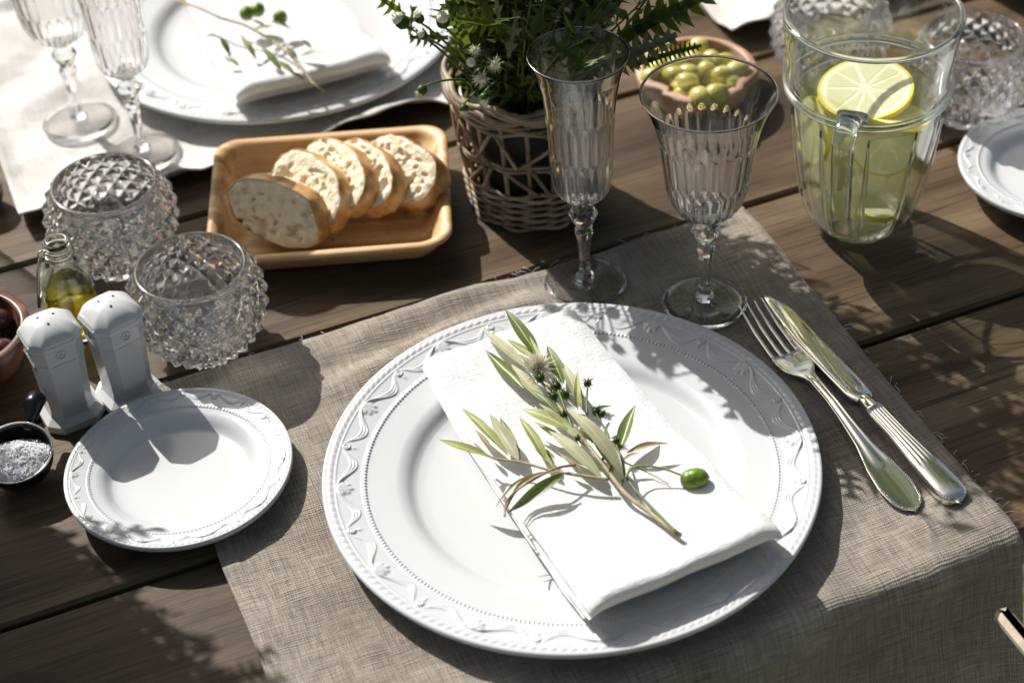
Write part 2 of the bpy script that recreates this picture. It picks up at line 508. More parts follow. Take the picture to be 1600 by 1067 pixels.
b.inputs['Base Color'].default_value = (0.93, 0.93, 0.94, 1); b.inputs['Roughness'].default_value = 0.9; b.inputs['Specular IOR Level'].default_value = 0.25
tr = n.new('ShaderNodeBsdfTranslucent'); tr.inputs['Color'].default_value = (0.95, 0.95, 0.96, 1)
x = n.new('ShaderNodeMixShader'); x.inputs[0].default_value = 0.5
l.new(b.outputs[0], x.inputs[1]); l.new(tr.outputs[0], x.inputs[2]); l.new(x.outputs[0], n['Material Output'].inputs['Surface'])
M['salt'] = m
M['leaf_olive'] = leafmat('olive_leaf_green', (0.105, 0.145, 0.035), (0.36, 0.36, 0.22), 0.18, 0.4)
M['leaf_pale'] = leafmat('olive_leaf_silver', (0.40, 0.39, 0.24), (0.42, 0.42, 0.28), 0.22, 0.6)
M['leaf_yellow'] = leafmat('olive_leaf_yellowgreen', (0.30, 0.32, 0.10), (0.38, 0.38, 0.20), 0.25, 0.5)
M['leaf_rib'] = simple('leaf_midrib', (0.42, 0.42, 0.25), 0.5)
M['leaf_dry'] = leafmat('dry_leaf_tan', (0.34, 0.25, 0.15), (0.36, 0.27, 0.17), 0.2, 0.6)
M['twig'] = wood_turned('olive_twig', (0.24, 0.17, 0.09), (0.36, 0.28, 0.16), (0.45, 0.37, 0.22), 0.6, (90, 90, 90))
M['stem'] = simple('green_stem', (0.075, 0.12, 0.025), 0.5)
M['herb'] = leafmat('herb_leaf', (0.055, 0.105, 0.018), (0.10, 0.14, 0.05), 0.36, 0.4)
M['herb_light'] = leafmat('herb_leaf_light', (0.14, 0.20, 0.025), (0.16, 0.20, 0.07), 0.42, 0.45)
M['herb_grey'] = leafmat('herb_leaf_greygreen', (0.19, 0.22, 0.12), (0.24, 0.26, 0.17), 0.3, 0.55)
M['petal'] = simple('cream_petals', (0.74, 0.72, 0.52), 0.7)
M['petal_white'] = simple('white_petals', (0.78, 0.74, 0.60), 0.8)
M['tree_leaf'] = leafmat('garden_tree_leaf', (0.11, 0.15, 0.02), (0.13, 0.16, 0.035), 0.6, 0.45)
M['bark'] = wood_turned('tree_bark', (0.07, 0.055, 0.04), (0.12, 0.10, 0.08), (0.2, 0.17, 0.13), 0.9, (20, 20, 4))
m, n, l, b = mat('lawn')
a = tex(n, l, 'ShaderNodeTexNoise', (30, 30, 30), Scale=1.0, Detail=6.0)
rc = ramp(n, l, a.outputs['Fac'], [(0.3, (0.035, 0.055, 0.014)), (0.7, (0.10, 0.13, 0.04))])
l.new(rc.outputs[0], b.inputs['Base Color']); b.inputs['Roughness'].default_value = 0.9
bump(n, l, b, a.outputs['Fac'], 1.0, 0.03)
M['lawn'] = m

# ------------------------------------------------------------------ ground and tree (setting), overhead tree and hedge added for light
g = MB()
N = 24
V = []
for i in range(N + 1):
    for j in range(N + 1):
        X = -60 + 120 * j / N; Y = -60 + 120 * i / N
        V.append((X, Y, -0.74))
g.add(V, grid_mesh(V, N + 1, N + 1))
go = g.build('lawn', M['lawn']); go['kind'] = 'structure'; go['label'] = 'dark lawn under and around the table'

def leaf_quad(mb, p, d, nrm, L, W, mi=0):
    d = d.normalized(); s = d.cross(nrm)
    s = s.normalized() if s.length > 1e-6 else d.orthogonal().normalized()
    q = s.cross(d)
    mb.add([p, p + d * L * 0.45 + s * W / 2 + q * W * 0.15, p + d * L, p + d * L * 0.45 - s * W / 2 + q * W * 0.15], [(0, 1, 2), (0, 2, 3)], mi, False)

def rv():
    v = Vector(rng.normal(size=3)); return v.normalized()

def make_tree(x, y, h, cr, label, nclump=130, nleaf=95):
    t = thing('garden_tree', label, 'tree', (x, y, -0.74))
    tr = MB()
    tr.tube([(0, 0, 0), (0.05, 0.02, h * 0.25), (-0.03, 0.05, h * 0.5), (0, 0, h * 0.75), (0, 0, h * 0.92)], [0.17, 0.13, 0.11, 0.07, 0.03], 10)
    for i in range(11):
        a = i * 2.4; z0 = h * (0.36 + 0.045 * i)
        e = Vector((math.cos(a), math.sin(a), 0.5)) * cr * 0.75
        b0 = Vector((0, 0, z0))
        tr.tube([b0, b0 + e * 0.5 + Vector((0, 0, 0.05)), b0 + e], [0.055, 0.035, 0.012], 7)
    tr.build('trunk', M['bark'], t)
    cr_ = MB()
    for i in range(nclump):
        c = rv() * cr * (0.35 + 0.65 * rng.random() ** 0.5); c.z *= 0.8
        c += Vector((0, 0, h * 0.68))
        for k in range(nleaf):
            p = c + Vector(rng.normal(size=3)) * cr * 0.13
            leaf_quad(cr_, p, rv(), rv(), 0.09 + 0.05 * rng.random(), 0.045)
    cr_.build('crown', M['tree_leaf'], t)
make_tree(1.35, 5.6, 6.4, 2.2, 'leafy green garden tree standing on the lawn beyond the table')
make_tree(1.6, -1.9, 6.6, 2.9, 'unseen broad tree added so its crown blocks the sky overhead', 150, 80)  # unseen crown added to cut skylight and give the glass dark reflections
hm = MB()
for i in range(14000):
    x = rng.uniform(-11, 11); z = rng.uniform(0.02, 1.9 + 0.2 * math.sin(x * 1.7)); y = rng.uniform(-0.55, 0.55)
    leaf_quad(hm, Vector((x, y, z)), rv(), rv(), 0.15, 0.075)
tag(hm.build('sky_block_hedge', M['tree_leaf'], None, (0, 12.5, -0.74)), 'unseen leafy hedge added beyond the table to block low sky', 'hedge', None, 'stuff')  # unseen hedge added to hold back glow from the low sky


# ------------------------------------------------------------------ table
T0, T1 = -0.75, 1.85
table = thing('dining_table', 'long weathered dark plank table everything stands on', 'table', tab((T0 + T1) / 2, 1.107, 0), YAW)
edges = [0.645, 0.835, 1.008, 1.180, 1.352, 1.570]
for i in range(5):
    a, c = edges[i] + 0.0020, edges[i + 1] - 0.0020
    if i == 0: a = 0.645
    pm = MB(); pm.box((0, 0, 0), (T1 - T0, c - a, 0.032), bev=0.0022)
    pl = pm.build('plank', M['table'], table, (0, (a + c) / 2 - 1.107, -0.016))
for sx in (-1, 1):
    for sy in (-1, 1):
        lm = MB(); lm.box((sx * 1.15, sy * 0.38, -0.397), (0.08, 0.08, 0.686), bev=0.004)
        lm.build('leg', M['table'], table)
ap = MB()
for sy in (-1, 1): ap.box((0, sy * 0.36, -0.075), (2.2, 0.03, 0.08))
ap.build('apron', M['table'], table)

# chair at the next place: only the end of its arm shows under the cloth
arm0 = at(1550, 936, -0.014)
cX = arm0.dot(tX); cYe = arm0.dot(tY)
ch = thing('garden_chair', 'pale wooden garden chair whose arm end shows below the hanging cloth', 'chair', tab(cX, cYe, -0.718), YAW)
def chbox(nm, c, d): 
    q = MB(); q.box(c, d, bev=0.004); q.build(nm, M['chair'], ch)
for s in (0, 0.54):
    chbox('armrest', (s + 0.006, -0.25, 0.692), (0.011, 0.50, 0.011))
    chbox('leg', (s + 0.006, -0.26, 0.338), (0.03, 0.04, 0.676))
    chbox('leg', (s + 0.006, -0.47, 0.42), (0.04, 0.04, 0.84))
for k in range(5): chbox('seat_slat', (0.276, -0.10 - k * 0.085, 0.43), (0.50, 0.07, 0.02))
for k in range(3): chbox('back_slat', (0.276, -0.47, 0.55 + k * 0.11), (0.50, 0.02, 0.07))

# ------------------------------------------------------------------ linen mats
def set_uv(me, uvs):
    u = me.uv_layers.new(name='UVMap')
    idx = np.empty(len(me.loops), dtype=np.int32); me.loops.foreach_get('vertex_index', idx)
    u.data.foreach_set('uv', np.asarray(uvs, dtype=np.float32)[idx].ravel())

FLAT = [(0.0313, 0.8597, 0.112), (-0.1848, 1.4131, 0.112), (-0.2155, 0.8843, 0.055), (0.408, 1.141, 0.055), (0.0543, 1.0567, 0.03), (0.1349, 1.0264, 0.03), (-0.27, 1.255, 0.03), (-0.334, 1.305, 0.03)]
def cloth(name, label, X0, X1, Y0, Y1, material, group=None, hang=None, seed=0.0, amp=0.0012, ripple=None, step=0.0045, skew=0.0, hem_lift=0.0):
    """a runner lying on the table between Y0 and Y1; hang=(edgeY, length, dir) lets it drop over a table edge"""
    us = np.arange(X0, X1 + 1e-6, step)
    ts = np.arange(0, (Y1 - Y0) + (hang or 0) + 1e-6, step)
    V = []; UV = []; c = tab((X0 + X1) / 2, (Y0 + Y1) / 2)
    for t in ts:
        for X in us:
            ed = min(X - X0, X1 - X)
            fr = min(ed, t) if hang else min(ed, t, ts[-1] - t)
            wx = 0.0022 * nz(X * 9 + seed, t * 14, seed) + 0.004 * nz(t * 7, seed, 5.1) * (1 if X > (X0 + X1) / 2 else -1) * (0.15 + 0.85 * max(0, 1 - ed / 0.06))
            wy = 0.004 * nz(X * 8, seed, 9.7) * max(0, 1 - t / 0.06)
            z = 0.0022 + max(0, amp * (0.8 + 1.5 * nz(X * 22 + seed, t * 22, 2.2) + 0.8 * nz(X * 60, t * 60 + seed, 4.4)))
            wp_ = tab(X, Y1 - t)
            dmp = 1.0
            for (qx, qy, qr) in FLAT:
                dmp = min(dmp, max(0.0, min(1.0, (math.hypot(wp_.x - qx, wp_.y - qy) - qr) / 0.02)))
            z = 0.0022 + (z - 0.0022) * (0.25 + 0.75 * dmp)
            if ripple: z += ripple(X, t) * dmp
            if hem_lift and fr < 0.012: z += dmp * hem_lift * (1 - fr / 0.012) * (0.5 + nz(X * 30, t * 30, seed + 3))
            if fr < 0.0095: z += 0.0011
            Xx = X + wx + skew * (t - (Y1 - Y0))
            y0 = Y1 - t + wy
            if hang and t > (Y1 - Y0):
                d = t - (Y1 - Y0); rad = 0.010; q = rad * PI / 2
                if d < q:
                    a = d / rad; Y = Y0 - rad * math.sin(a) - (z - 0.002) * math.sin(a); zz = -rad + (rad + z) * math.cos(a)
                else:
                    e = d - q
                    fl = e * 0.05 + 0.018 * (1 + math.sin(X * 23 + 1.5)) * min(1, e / 0.12) + 0.009 * nz(X * 14, e * 10, seed + 1)
                    Y = Y0 - rad - (z - 0.002) - fl; zz = -rad - e
                p = tab(Xx, Y, zz)
            else:
                p = tab(Xx, y0, z)
            V.append(p - c); UV.append((X, t))
    mb = MB(); mb.add(V, grid_mesh(V, len(us), len(ts)))
    me = mb.mesh(name, material); set_uv(me, UV)
    o = link(name, me, None, c)
    s = o.modifiers.new('thickness', 'SOLIDIFY'); s.thickness = 0.0014; s.offset = -1
    return tag(o, label, 'placemat', group)

def near_ripple(X, t):
    e = math.exp(-((t - 0.035) / 0.03) ** 2) * math.exp(-((X - 0.30) / 0.10) ** 2)
    r = 0.010 * e * (0.6 + 0.6 * math.sin(t * 150 + X * 25))
    r += 0.0035 * math.exp(-(((X - 0.53) / 0.03) ** 2 + ((t - 0.335) / 0.04) ** 2))
    r += 0.0045 * max(0, nz(X * 13 + 3, t * 10, 7.7)) * (1 if X < 0.24 else 0.4) + 0.0022 * max(0, nz(X * 34, t * 26, 1.2))
    return r
gm = 'linen placemats on the table'
nearmat = cloth('linen_placemat', 'taupe linen placemat under the dinner plate, hanging over the near table edge', 0.104, 0.552, 0.645, 1.000, M['linen'], gm, hang=0.30, seed=1.3, ripple=near_ripple, step=0.0042, skew=-0.02)
cloth('linen_placemat', 'sunlit pale linen placemat under the far white plate, behind the bread tray', 0.066, 0.466, 1.215, 1.552, M['linen_pale'], gm, seed=4.1, amp=0.0020, hem_lift=0.012,
      ripple=lambda X, t: 0.006 * max(0, nz(X * 10, t * 8, 1.1)) + 0.010 * math.exp(-((t - 0.325) / 0.02) ** 2) * max(0, math.sin(X * 26 - 1.2)))
cloth('linen_placemat', 'bright pale linen placemat corner behind the bowl of green olives', 0.656, 1.06, 1.205, 1.552, M['linen_pale'], gm, seed=7.7, amp=0.0020, hem_lift=0.012,
      ripple=lambda X, t: 0.005 * max(0, nz(X * 10, t * 8, 3.1)) + 0.016 * math.exp(-((t - 0.335) / 0.025) ** 2) * max(0, math.sin((X - 0.66) * 30)))
cloth('linen_placemat', 'grey linen placemat corner under the small plate right of the pitcher', 0.747, 1.19, 0.66, 1.000, M['linen'], gm, seed=9.2, amp=0.0018, hem_lift=0.006)

th = MB()
for i in range(150):
    if i < 40: q = tab(0.545 + 0.010 * rng.random(), 0.648 + 0.03 * rng.random(), 0.002 + 0.004 * rng.random())
    elif i < 95: q = tab(0.5535 + 0.002 * rng.random() - 0.02 * (0.355 - 0.30 * rng.random()) * 0, 0.66 + 0.33 * rng.random(), 0.0025)
    else: q = tab(0.12 + 0.43 * rng.random(), 1.0 + 0.002 * rng.random(), 0.003)
    d = Vector((rng.normal(), rng.normal(), 0.35 * abs(rng.normal()))).normalized() * (0.003 + 0.006 * rng.random())
    th.tube([q - nearmat.location, q + d * 0.5 + Vector((0, 0, 0.001)) - nearmat.location, q + d - nearmat.location], 0.00018, 4)
th.build('loose_threads', M['linen_pale'], nearmat)['kind'] = 'stuff'
# ------------------------------------------------------------------ porcelain plates with moulded rims
def plate_mesh(name, Rr, prof, orn, beads, nth, bead_r, rope_n, hs=1.0, well=0.62):
    """prof: list of (rho, z) of the upper face; relief is real displacement of the rim"""
    rho = np.concatenate([np.linspace(0.02, well, 14), np.linspace(well, 0.72, 16)[1:], np.linspace(0.72, 0.988, 96)[1:]])
    z = np.interp(rho, [p[0] for p in prof], [p[1] for p in prof])
    # soften the profile
    for _ in range(3):
        z[1:-1] = (z[:-2] + 2 * z[1:-1] + z[2:]) / 4
    th = np.arange(nth) / nth * 2 * PI
    P, T = np.meshgrid(rho, th, indexing='ij')
    H = np.zeros_like(P)
    sec = 2 * PI / orn
    ph = (T % sec) / sec                     # 0..1 : medallion at 0 and 1, palmette at 0.5
    ph = np.where(ph > 0.5, 1 - ph, ph) * 2  # 0 medallion .. 1 palmette, mirrored
    ang = ph * sec / 2
    # rope border
    rope = np.exp(-((P - 0.966) / 0.011) ** 2)
    H += 0.0009 * rope * (0.25 + 0.75 * np.abs(np.sin(T * rope_n / 2 + (P - 0.966) * 60)))
    H += 0.0005 * np.exp(-((P - 0.945) / 0.004) ** 2)
    # bead ring
    bt = (T * beads / (2 * PI)) % 1 - 0.5
    dx = bt * 2 * PI / beads * bead_r; dy = P - bead_r
    rb = PI / beads * bead_r * 0.95
    H += 0.0010 * np.sqrt(np.clip(1 - (dx ** 2 + dy ** 2) / rb ** 2, 0, 1))
    H += 0.0003 * np.exp(-((P - bead_r - 0.012) / 0.004) ** 2)
    # swags: three ridges hanging between palmette and medallion
    u = np.clip((1 - ph) / 0.93, 0, 1)       # 0 at palmette, 1 at medallion
    for k in range(3):
        cen = 0.938 - (0.050 + 0.012 * k) * np.sin(PI * np.clip(u, 0, 1) ** 1.5) ** 1.1
        H += 0.0009 * np.exp(-((P - cen) / 0.0042) ** 2) * np.clip(u * 6, 0, 1) * np.clip((1 - u) * 8, 0, 1) * (0.5 + 0.5 * np.sin(PI * u))
    # medallion: ring, knob, drop
    ax = ang * P; ay = P - 0.921
    d = np.hypot(ax, ay)
    H += 0.0012 * np.exp(-((d - 0.0125) / 0.004) ** 2) + 0.0013 * np.exp(-(d / 0.006) ** 2)
    H += 0.0008 * np.exp(-(ax / 0.006) ** 2) * np.exp(-((P - 0.892) / 0.012) ** 2)
    # palmette: fan of petals
    bx = (sec / 2 - ang) * P; by = 0.942 - P
    for fa, L in ((0, 0.075), (0.42, 0.066), (0.85, 0.052)):
        ca, sa_ = math.cos(fa), math.sin(fa)
        al = bx * sa_ + by * ca; ac = bx * ca - by * sa_
        wdt = 0.0025 + 0.0085 * np.sin(PI * np.clip(al / L, 0, 1) ** 1.3)
        H += 0.0010 * np.exp(-(ac / wdt) ** 2) * np.clip(al / 0.01, 0, 1) * np.clip((L - al) / 0.012, 0, 1)
    H *= hs
    Z = z[:, None] + H * np.clip((P - 0.74) / 0.02, 0, 1)
    X = P * np.cos(T) * Rr; Y = P * np.sin(T) * Rr
    V = np.stack([X, Y, Z], -1).reshape(-1, 3)
    # rounded edge and underside (coarse rings on the same angular grid)
    ez = z[-1]
    under = [(0.996, ez - 0.0002), (1.0, ez - 0.0018), (0.996, ez - 0.0036), (0.97, ez - 0.0052), (0.72, z[np.searchsorted(rho, 0.72)] - 0.0065), (well, 0.0012), (well - 0.02, 0.0), (well - 0.05, 0.0), (well - 0.07, 0.0014), (0.02, 0.0014)]
    Vu = np.concatenate([np.stack([r_ * Rr * np.cos(th), r_ * Rr * np.sin(th), np.full(nth, zz)], -1) for r_, zz in under])
    V = np.concatenate([V, Vu, [[0, 0, z[0]], [0, 0, 0.0014]]])
    nr = len(rho) + len(under)
    i = np.arange(nr - 1)[:, None] * nth; j = np.arange(nth)[None, :]; j2 = (j + 1) % nth
    Q = np.stack([i + j, i + nth + j, i + nth + j2, i + j2], -1).reshape(-1, 4)
    k0 = nr * nth
    t0 = np.stack([np.full(nth, k0), np.arange(nth), (np.arange(nth) + 1) % nth], -1)
    b0 = (nr - 1) * nth
    t1 = np.stack([np.full(nth, k0 + 1), b0 + (np.arange(nth) + 1) % nth, b0 + np.arange(nth)], -1)
    me = bpy.data.meshes.new(name)
    me.from_pydata(V.tolist(), [], Q.tolist() + t0.tolist() + t1.tolist())
    me.polygons.foreach_set('use_smooth', [True] * len(me.polygons))
    me.materials.append(M['porcelain'])
    me.update()
    return me
PROF = [(0, 0.0052), (0.60, 0.0055), (0.635, 0.0072), (0.665, 0.0115), (0.695, 0.0136), (0.80, 0.0152), (0.84, 0.0160), (1.0, 0.0205)]
big = plate_mesh('dinner_plate', 0.155, PROF, 12, 300, 1500, 0.828, 164)
p1 = tag(link('dinner_plate', big, None, (0.0313, 0.8597, 0.0030)), 'large white plate with moulded garland rim in the foreground, under napkin and olive sprig', 'plate', 'large white dinner plates')
p1.rotation_euler.z = R(138.5)
p2 = p1.copy(); COL.objects.link(p2); p2.location = (-0.1790, 1.4131, 0.0036); p2.rotation_euler.z = R(31)
p2['label'] = 'overexposed large white plate at the far place setting, blurred'
small = plate_mesh('side_plate', 0.0723, [(0, 0.0042), (0.58, 0.0046), (0.62, 0.0062), (0.67, 0.0100), (0.71, 0.0118), (0.80, 0.0135), (1.0, 0.0165)], 10, 150, 900, 0.79, 110, 0.6, 0.60)
s1 = tag(link('side_plate', small, None, (-0.2155, 0.8843, 0.0034)), 'small white side plate in front of the salt shakers, half in shade', 'plate', 'small white side plates')
s1.rotation_euler.z = R(20)
s2 = s1.copy(); COL.objects.link(s2); s2.location = (0.408, 1.141, 0.0044); s2.rotation_euler.z = R(75)
s2['label'] = 'small white side plate cut by the right frame edge, beside the pitcher'

# ------------------------------------------------------------------ napkins
def napkin_mesh(L, W0, W1, lens, base):
    """ribbon folded twice: front (+x) shows two rounded folds"""
    pts = []                                  # (x, z) along the ribbon
    h1, h2 = 0.0060, 0.0120
    xf = L / 2
    def line(x0, x1, z, n=26):
        for i in range(n): pts.append((x0 + (x1 - x0) * i / (n - 1), z))
    def turn(x, z0, z1, s, n=9):
        for i in range(1, n):
            a = PI * i / n; pts.append((x + s * math.sin(a) * abs(z1 - z0) / 2 * 1.15, (z0 + z1) / 2 - math.cos(a) * (z1 - z0) / 2))
    line(-xf + 0.012, xf - 0.014, 0.0008)
    turn(xf - 0.014, 0.0008, 0.0008 + h1, 1)
    line(xf - 0.014, -xf + 0.004, 0.0008 + h1)
    turn(-xf + 0.004, 0.0008 + h1, h1 + 0.0030, -1, 5)
    line(-xf + 0.004, xf - 0.009, h1 + 0.0030)
    turn(xf - 0.009, h1 + 0.003, h1 + 0.003 + h2, 1)
    line(xf - 0.009, xf - 0.03, h1 + 0.003 + h2, 5)
    for i in range(1, 30):                     # top layer settles towards the back
        q = i / 29; x = xf - 0.03 - (L - 0.034) * q
        pts.append((x, h1 + 0.003 + h2 * (1 - 0.55 * min(1, q * 1.6) ** 0.8)))
    nu = 26; V = []; UV = []; s = 0.0
    for i, (x, z) in enumerate(pts):
        if i: s += math.hypot(x - pts[i - 1][0], z - pts[i - 1][1])
        f = (x + xf) / L
        W = W0 + (W1 - W0) * f
        for j in range(nu):
            e = j / (nu - 1) - 0.5
            y = e * W * (1 - 0.012 * (i % 2 == 0) * 0)
            y += math.copysign(1, e) * 0.0008 * nz(x * 40, i * 0.05, 1.0) * (abs(e) > 0.4)
            edge = max(0, abs(e) - 0.40) / 0.10
            zz = z * (1 - 0.30 * edge ** 2) + base(x, y)
            wr = 0.0016 * nz(x * 26 + 5, y * 34, 1.7) + 0.0008 * nz(x * 80, y * 70, 3.0)
            zz += wr * (0.2 + z / 0.016)
            dE = (0.5 - abs(e)) * W; dF = xf - x
            if i > len(pts) - 31:
                zz -= 0.0007 * math.exp(-((dE - 0.0085) / 0.0012) ** 2)
                zz += 0.0022 * math.exp(-((y - 0.012 - 0.10 * x) / 0.006) ** 2) * max(0, nz(x * 14, 3.3)) - 0.0012 * math.exp(-((x + 0.02) / 0.004) ** 2)
            y += 0.0022 * nz(x * 22, 8.8 + i * 0.01) * abs(e)
            V.append((x + 0.0015 * nz(y * 30, z * 60, 2.0) + 0.010 * e * e * 0, y, zz)); UV.append((s, y))
    mb = MB(); mb.add(V, grid_mesh(V, nu, len(pts)))
    me = mb.mesh('napkin', M['napkin']); set_uv(me, UV)
    return me
def rest(x, y):
    r = math.hypot(x, y) / 0.155
    rim = float(np.interp(r, [0, 0.3, 0.62, 0.75, 1.0], [0.0128, 0.0133, 0.0158, 0.0185, 0.0235]))
    return rim
nap = napkin_mesh(0.250, 0.112, 0.127, 4, rest)
ndir = Vector((0.0985, -0.2200, 0))
na = math.atan2(ndir.y, ndir.x)
nap1 = tag(link('napkin', nap, None, (0.0412, 0.8590, 0.0045)), 'folded white cloth napkin lying across the foreground dinner plate', 'napkin', 'folded white napkins')
nap1.rotation_euler.z = na
ml_, mr_ = at(392, 162, 0.03), at(590, 112, 0.03)
mid = (ml_ + mr_) / 2; ax_ = (mr_ - ml_).normalized(); out_ = Vector((ax_.y, -ax_.x, 0))
nap2 = nap1.copy(); COL.objects.link(nap2)
cpos = mid - out_ * 0.122
nap2.location = (cpos.x, cpos.y, 0.0055); nap2.rotation_euler.z = math.atan2(out_.y, out_.x)
nap2['label'] = 'folded white napkin on the overexposed far plate'

# ------------------------------------------------------------------ leaves
def leaf_mesh(base, tip, width, normal=(0, 0, 1), bend=0.0, fold=0.25, curl=0.5, n=13, peak=0.45, sway=0.0):
    base = Vector(base); tip = Vector(tip); nn = Vector(normal)
    d = tip - base; L = d.length; d.normalize()
    s = d.cross(nn); s = s.normalized() if s.length > 1e-6 else d.orthogonal().normalized()
    q = s.cross(d)
    V = []
    for i in range(n):
        t = i / (n - 1)
        wd = width / 2 * (math.sin(PI * t ** (math.log(0.5) / math.log(peak))) ** 0.85 if 0 < t < 1 else 0.0)
        wd = max(wd, 0.00025)
        c = base + d * L * t + q * (bend * L * math.sin(PI * t)) + s * (sway * L * math.sin(PI * t))
        tw = curl * (t - 0.5)
        s2 = s * math.cos(tw) + q * math.sin(tw); q2 = q * math.cos(tw) - s * math.sin(tw)
        wv = 0.10 * wd * nz(t * 5, L * 900, width * 7000)
        for e in (-1, -0.55, -0.09, 0.09, 0.55, 1):
            V.append(c + s2 * (wd * e + wv) + q2 * (fold * wd * abs(e) ** 1.3 + (0.06 * wd if abs(e) < 0.1 else 0) + 0.12 * wd * nz(t * 4 + e, L * 700, 1.0)))
    mb = MB(); mb.add(V, grid_mesh(V, 6, n))
    for i in range(2, len(mb.mi), 5): mb.mi[i] = 1
    return mb
def put_leaf(par, org, b, t, width, material, **kw):
    mb = leaf_mesh(Vector(b) - org, Vector(t) - org, width, **kw)
    return mb.build('leaf', [M[material], M['leaf_rib']], par)

def spiky(mb, c, r, n=26, wd=0.0006, up=Vector((0, 0, 1)), spread=1.0):
    for i in range(n):
        d = (rv() * spread + up * 0.6).normalized()
        s = d.orthogonal().normalized() * wd
        q = d.cross(s)
        tip = c + d * r * (0.75 + 0.4 * rng.random())
        mb.add([c + s, c - s * 0.5 + q * 0.87, c - s * 0.5 - q * 0.87, tip], [(0, 1, 3), (1, 2, 3), (2, 0, 3)], 0, False)

# ------------------------------------------------------------------ olive sprig on the foreground napkin
K = 2.668
def sp(u, v, z): return at(640 + u / K, 460 + v / K, z)
sorg = Vector((0.045, 0.86, 0.030))
spr = thing('olive_sprig', 'olive twig with narrow leaves, wild flower and one green olive on the napkin', 'sprig', sorg)
ZB = 0.037
def lf(t, b, wpx, m_, zt=0.010, zb=0.005, **kw):
    put_leaf(spr, sorg, sp(b[0], b[1], ZB + zb), sp(t[0], t[1], ZB + zt), wpx / K / 2560 * 0.95, m_, **kw)
lf((400, 62), (548, 280), 66, 'leaf_olive', 0.016, 0.006, normal=(0.25, -0.5, 1), bend=0.03, fold=0.2)
lf((308, 148), (488, 310), 52, 'leaf_pale', 0.006, 0.006, bend=0.02)
lf((318, 234), (475, 392), 52, 'leaf_olive', 0.001, 0.005, fold=0.5, normal=(-0.4, 0, 1))
lf((408, 188), (540, 285), 40, 'leaf_yellow', 0.008, 0.008, fold=0.5)
lf((575, 214), (640, 372), 66, 'leaf_olive', 0.013, 0.008, normal=(0.1, -0.5, 1))
lf((632, 280), (728, 490), 54, 'leaf_pale', 0.010, 0.005, fold=0.45, bend=0.05)
lf((425, 292), (560, 450), 58, 'leaf_pale', 0.004, 0.006)
lf((470, 478), (700, 582), 76, 'leaf_yellow', 0.012, 0.010, bend=0.06, fold=0.15)
lf((655, 478), (893, 772), 84, 'leaf_pale', 0.020, 0.010, bend=0.10, fold=0.2, normal=(0.3, 0, 1))
lf((575, 560), (805, 772), 66, 'leaf_pale', 0.010, 0.006, bend=0.05)
lf((458, 512), (582, 715), 46, 'leaf_yellow', 0.012, 0.006, bend=0.05, fold=0.5)
lf((335, 500), (455, 690), 64, 'leaf_pale', 0.012, 0.006, fold=0.1, normal=(-0.2, -0.6, 1))
lf((378, 515), (460, 690), 44, 'leaf_olive', 0.008, 0.004, fold=0.4)
lf((220, 476), (410, 672), 46, 'leaf_yellow', 0.010, 0.006, fold=0.5, bend=0.04)
lf((124, 606), (345, 682), 46, 'leaf_yellow', 0.012, 0.007, fold=0.4, bend=0.05, sway=-0.04)
lf((943, 460), (872, 655), 64, 'leaf_olive', 0.016, 0.008, fold=0.6, normal=(-0.6, -0.6, 0.8))
lf((410, 908), (645, 745), 54, 'leaf_olive', 0.003, 0.012, fold=0.6, bend=0.06, normal=(0, -0.7, 1))
lf((392, 925), (640, 735), 26, 'leaf_dry', 0.002, 0.014, bend=0.10, sway=0.16, fold=0.7)
lf((360, 885), (600, 745), 20, 'leaf_dry', 0.004, 0.012, bend=0.10, sway=0.10, fold=0.7)
lf((1082, 622), (905, 660), 34, 'leaf_dry', 0.008, 0.006, fold=0.7, bend=0.06)
lf((555, 640), (605, 715), 40, 'leaf_olive', 0.004, 0.004, fold=0.5)
lf((842, 465), (765, 480), 22, 'leaf_olive', 0.010, 0.010, fold=0.5)
lf((520, 530), (690, 640), 34, 'leaf_yellow', 0.004, 0.006, fold=0.4)
lf((800, 640), (700, 560), 30, 'leaf_yellow', 0.010, 0.010, fold=0.4)
lf((690, 420), (560, 395), 30, 'leaf_yellow', 0.006, 0.008, fold=0.4)
for t_, b_, w_, m_, zt_, zb_ in (((500, 175), (560, 330), 30, 'leaf_yellow', .012, .008), ((455, 250), (560, 360), 26, 'leaf_olive', .012, .009), ((700, 330), (700, 480), 30, 'leaf_yellow', .014, .008),
        ((505, 395), (640, 520), 30, 'leaf_olive', .010, .008), ((540, 455), (660, 560), 26, 'leaf_pale', .014, .010), ((610, 520), (740, 640), 34, 'leaf_pale', .012, .008), ((760, 600), (840, 720), 30, 'leaf_yellow', .014, .010),
        ((690, 640), (800, 740), 28, 'leaf_olive', .008, .006), ((620, 660), (720, 740), 26, 'leaf_dry', .010, .007), ((860, 690), (830, 770), 22, 'leaf_olive', .012, .006), ((270, 560), (350, 660), 22, 'leaf_dry', .010, .007),
        ((960, 660), (890, 690), 22, 'leaf_dry', .012, .008), ((520, 640), (600, 720), 26, 'leaf_pale', .008, .006), ((740, 520), (760, 620), 24, 'leaf_olive', .014, .010)):
    lf(t_, b_, w_, m_, zt_, zb_, fold=0.5, bend=0.05)
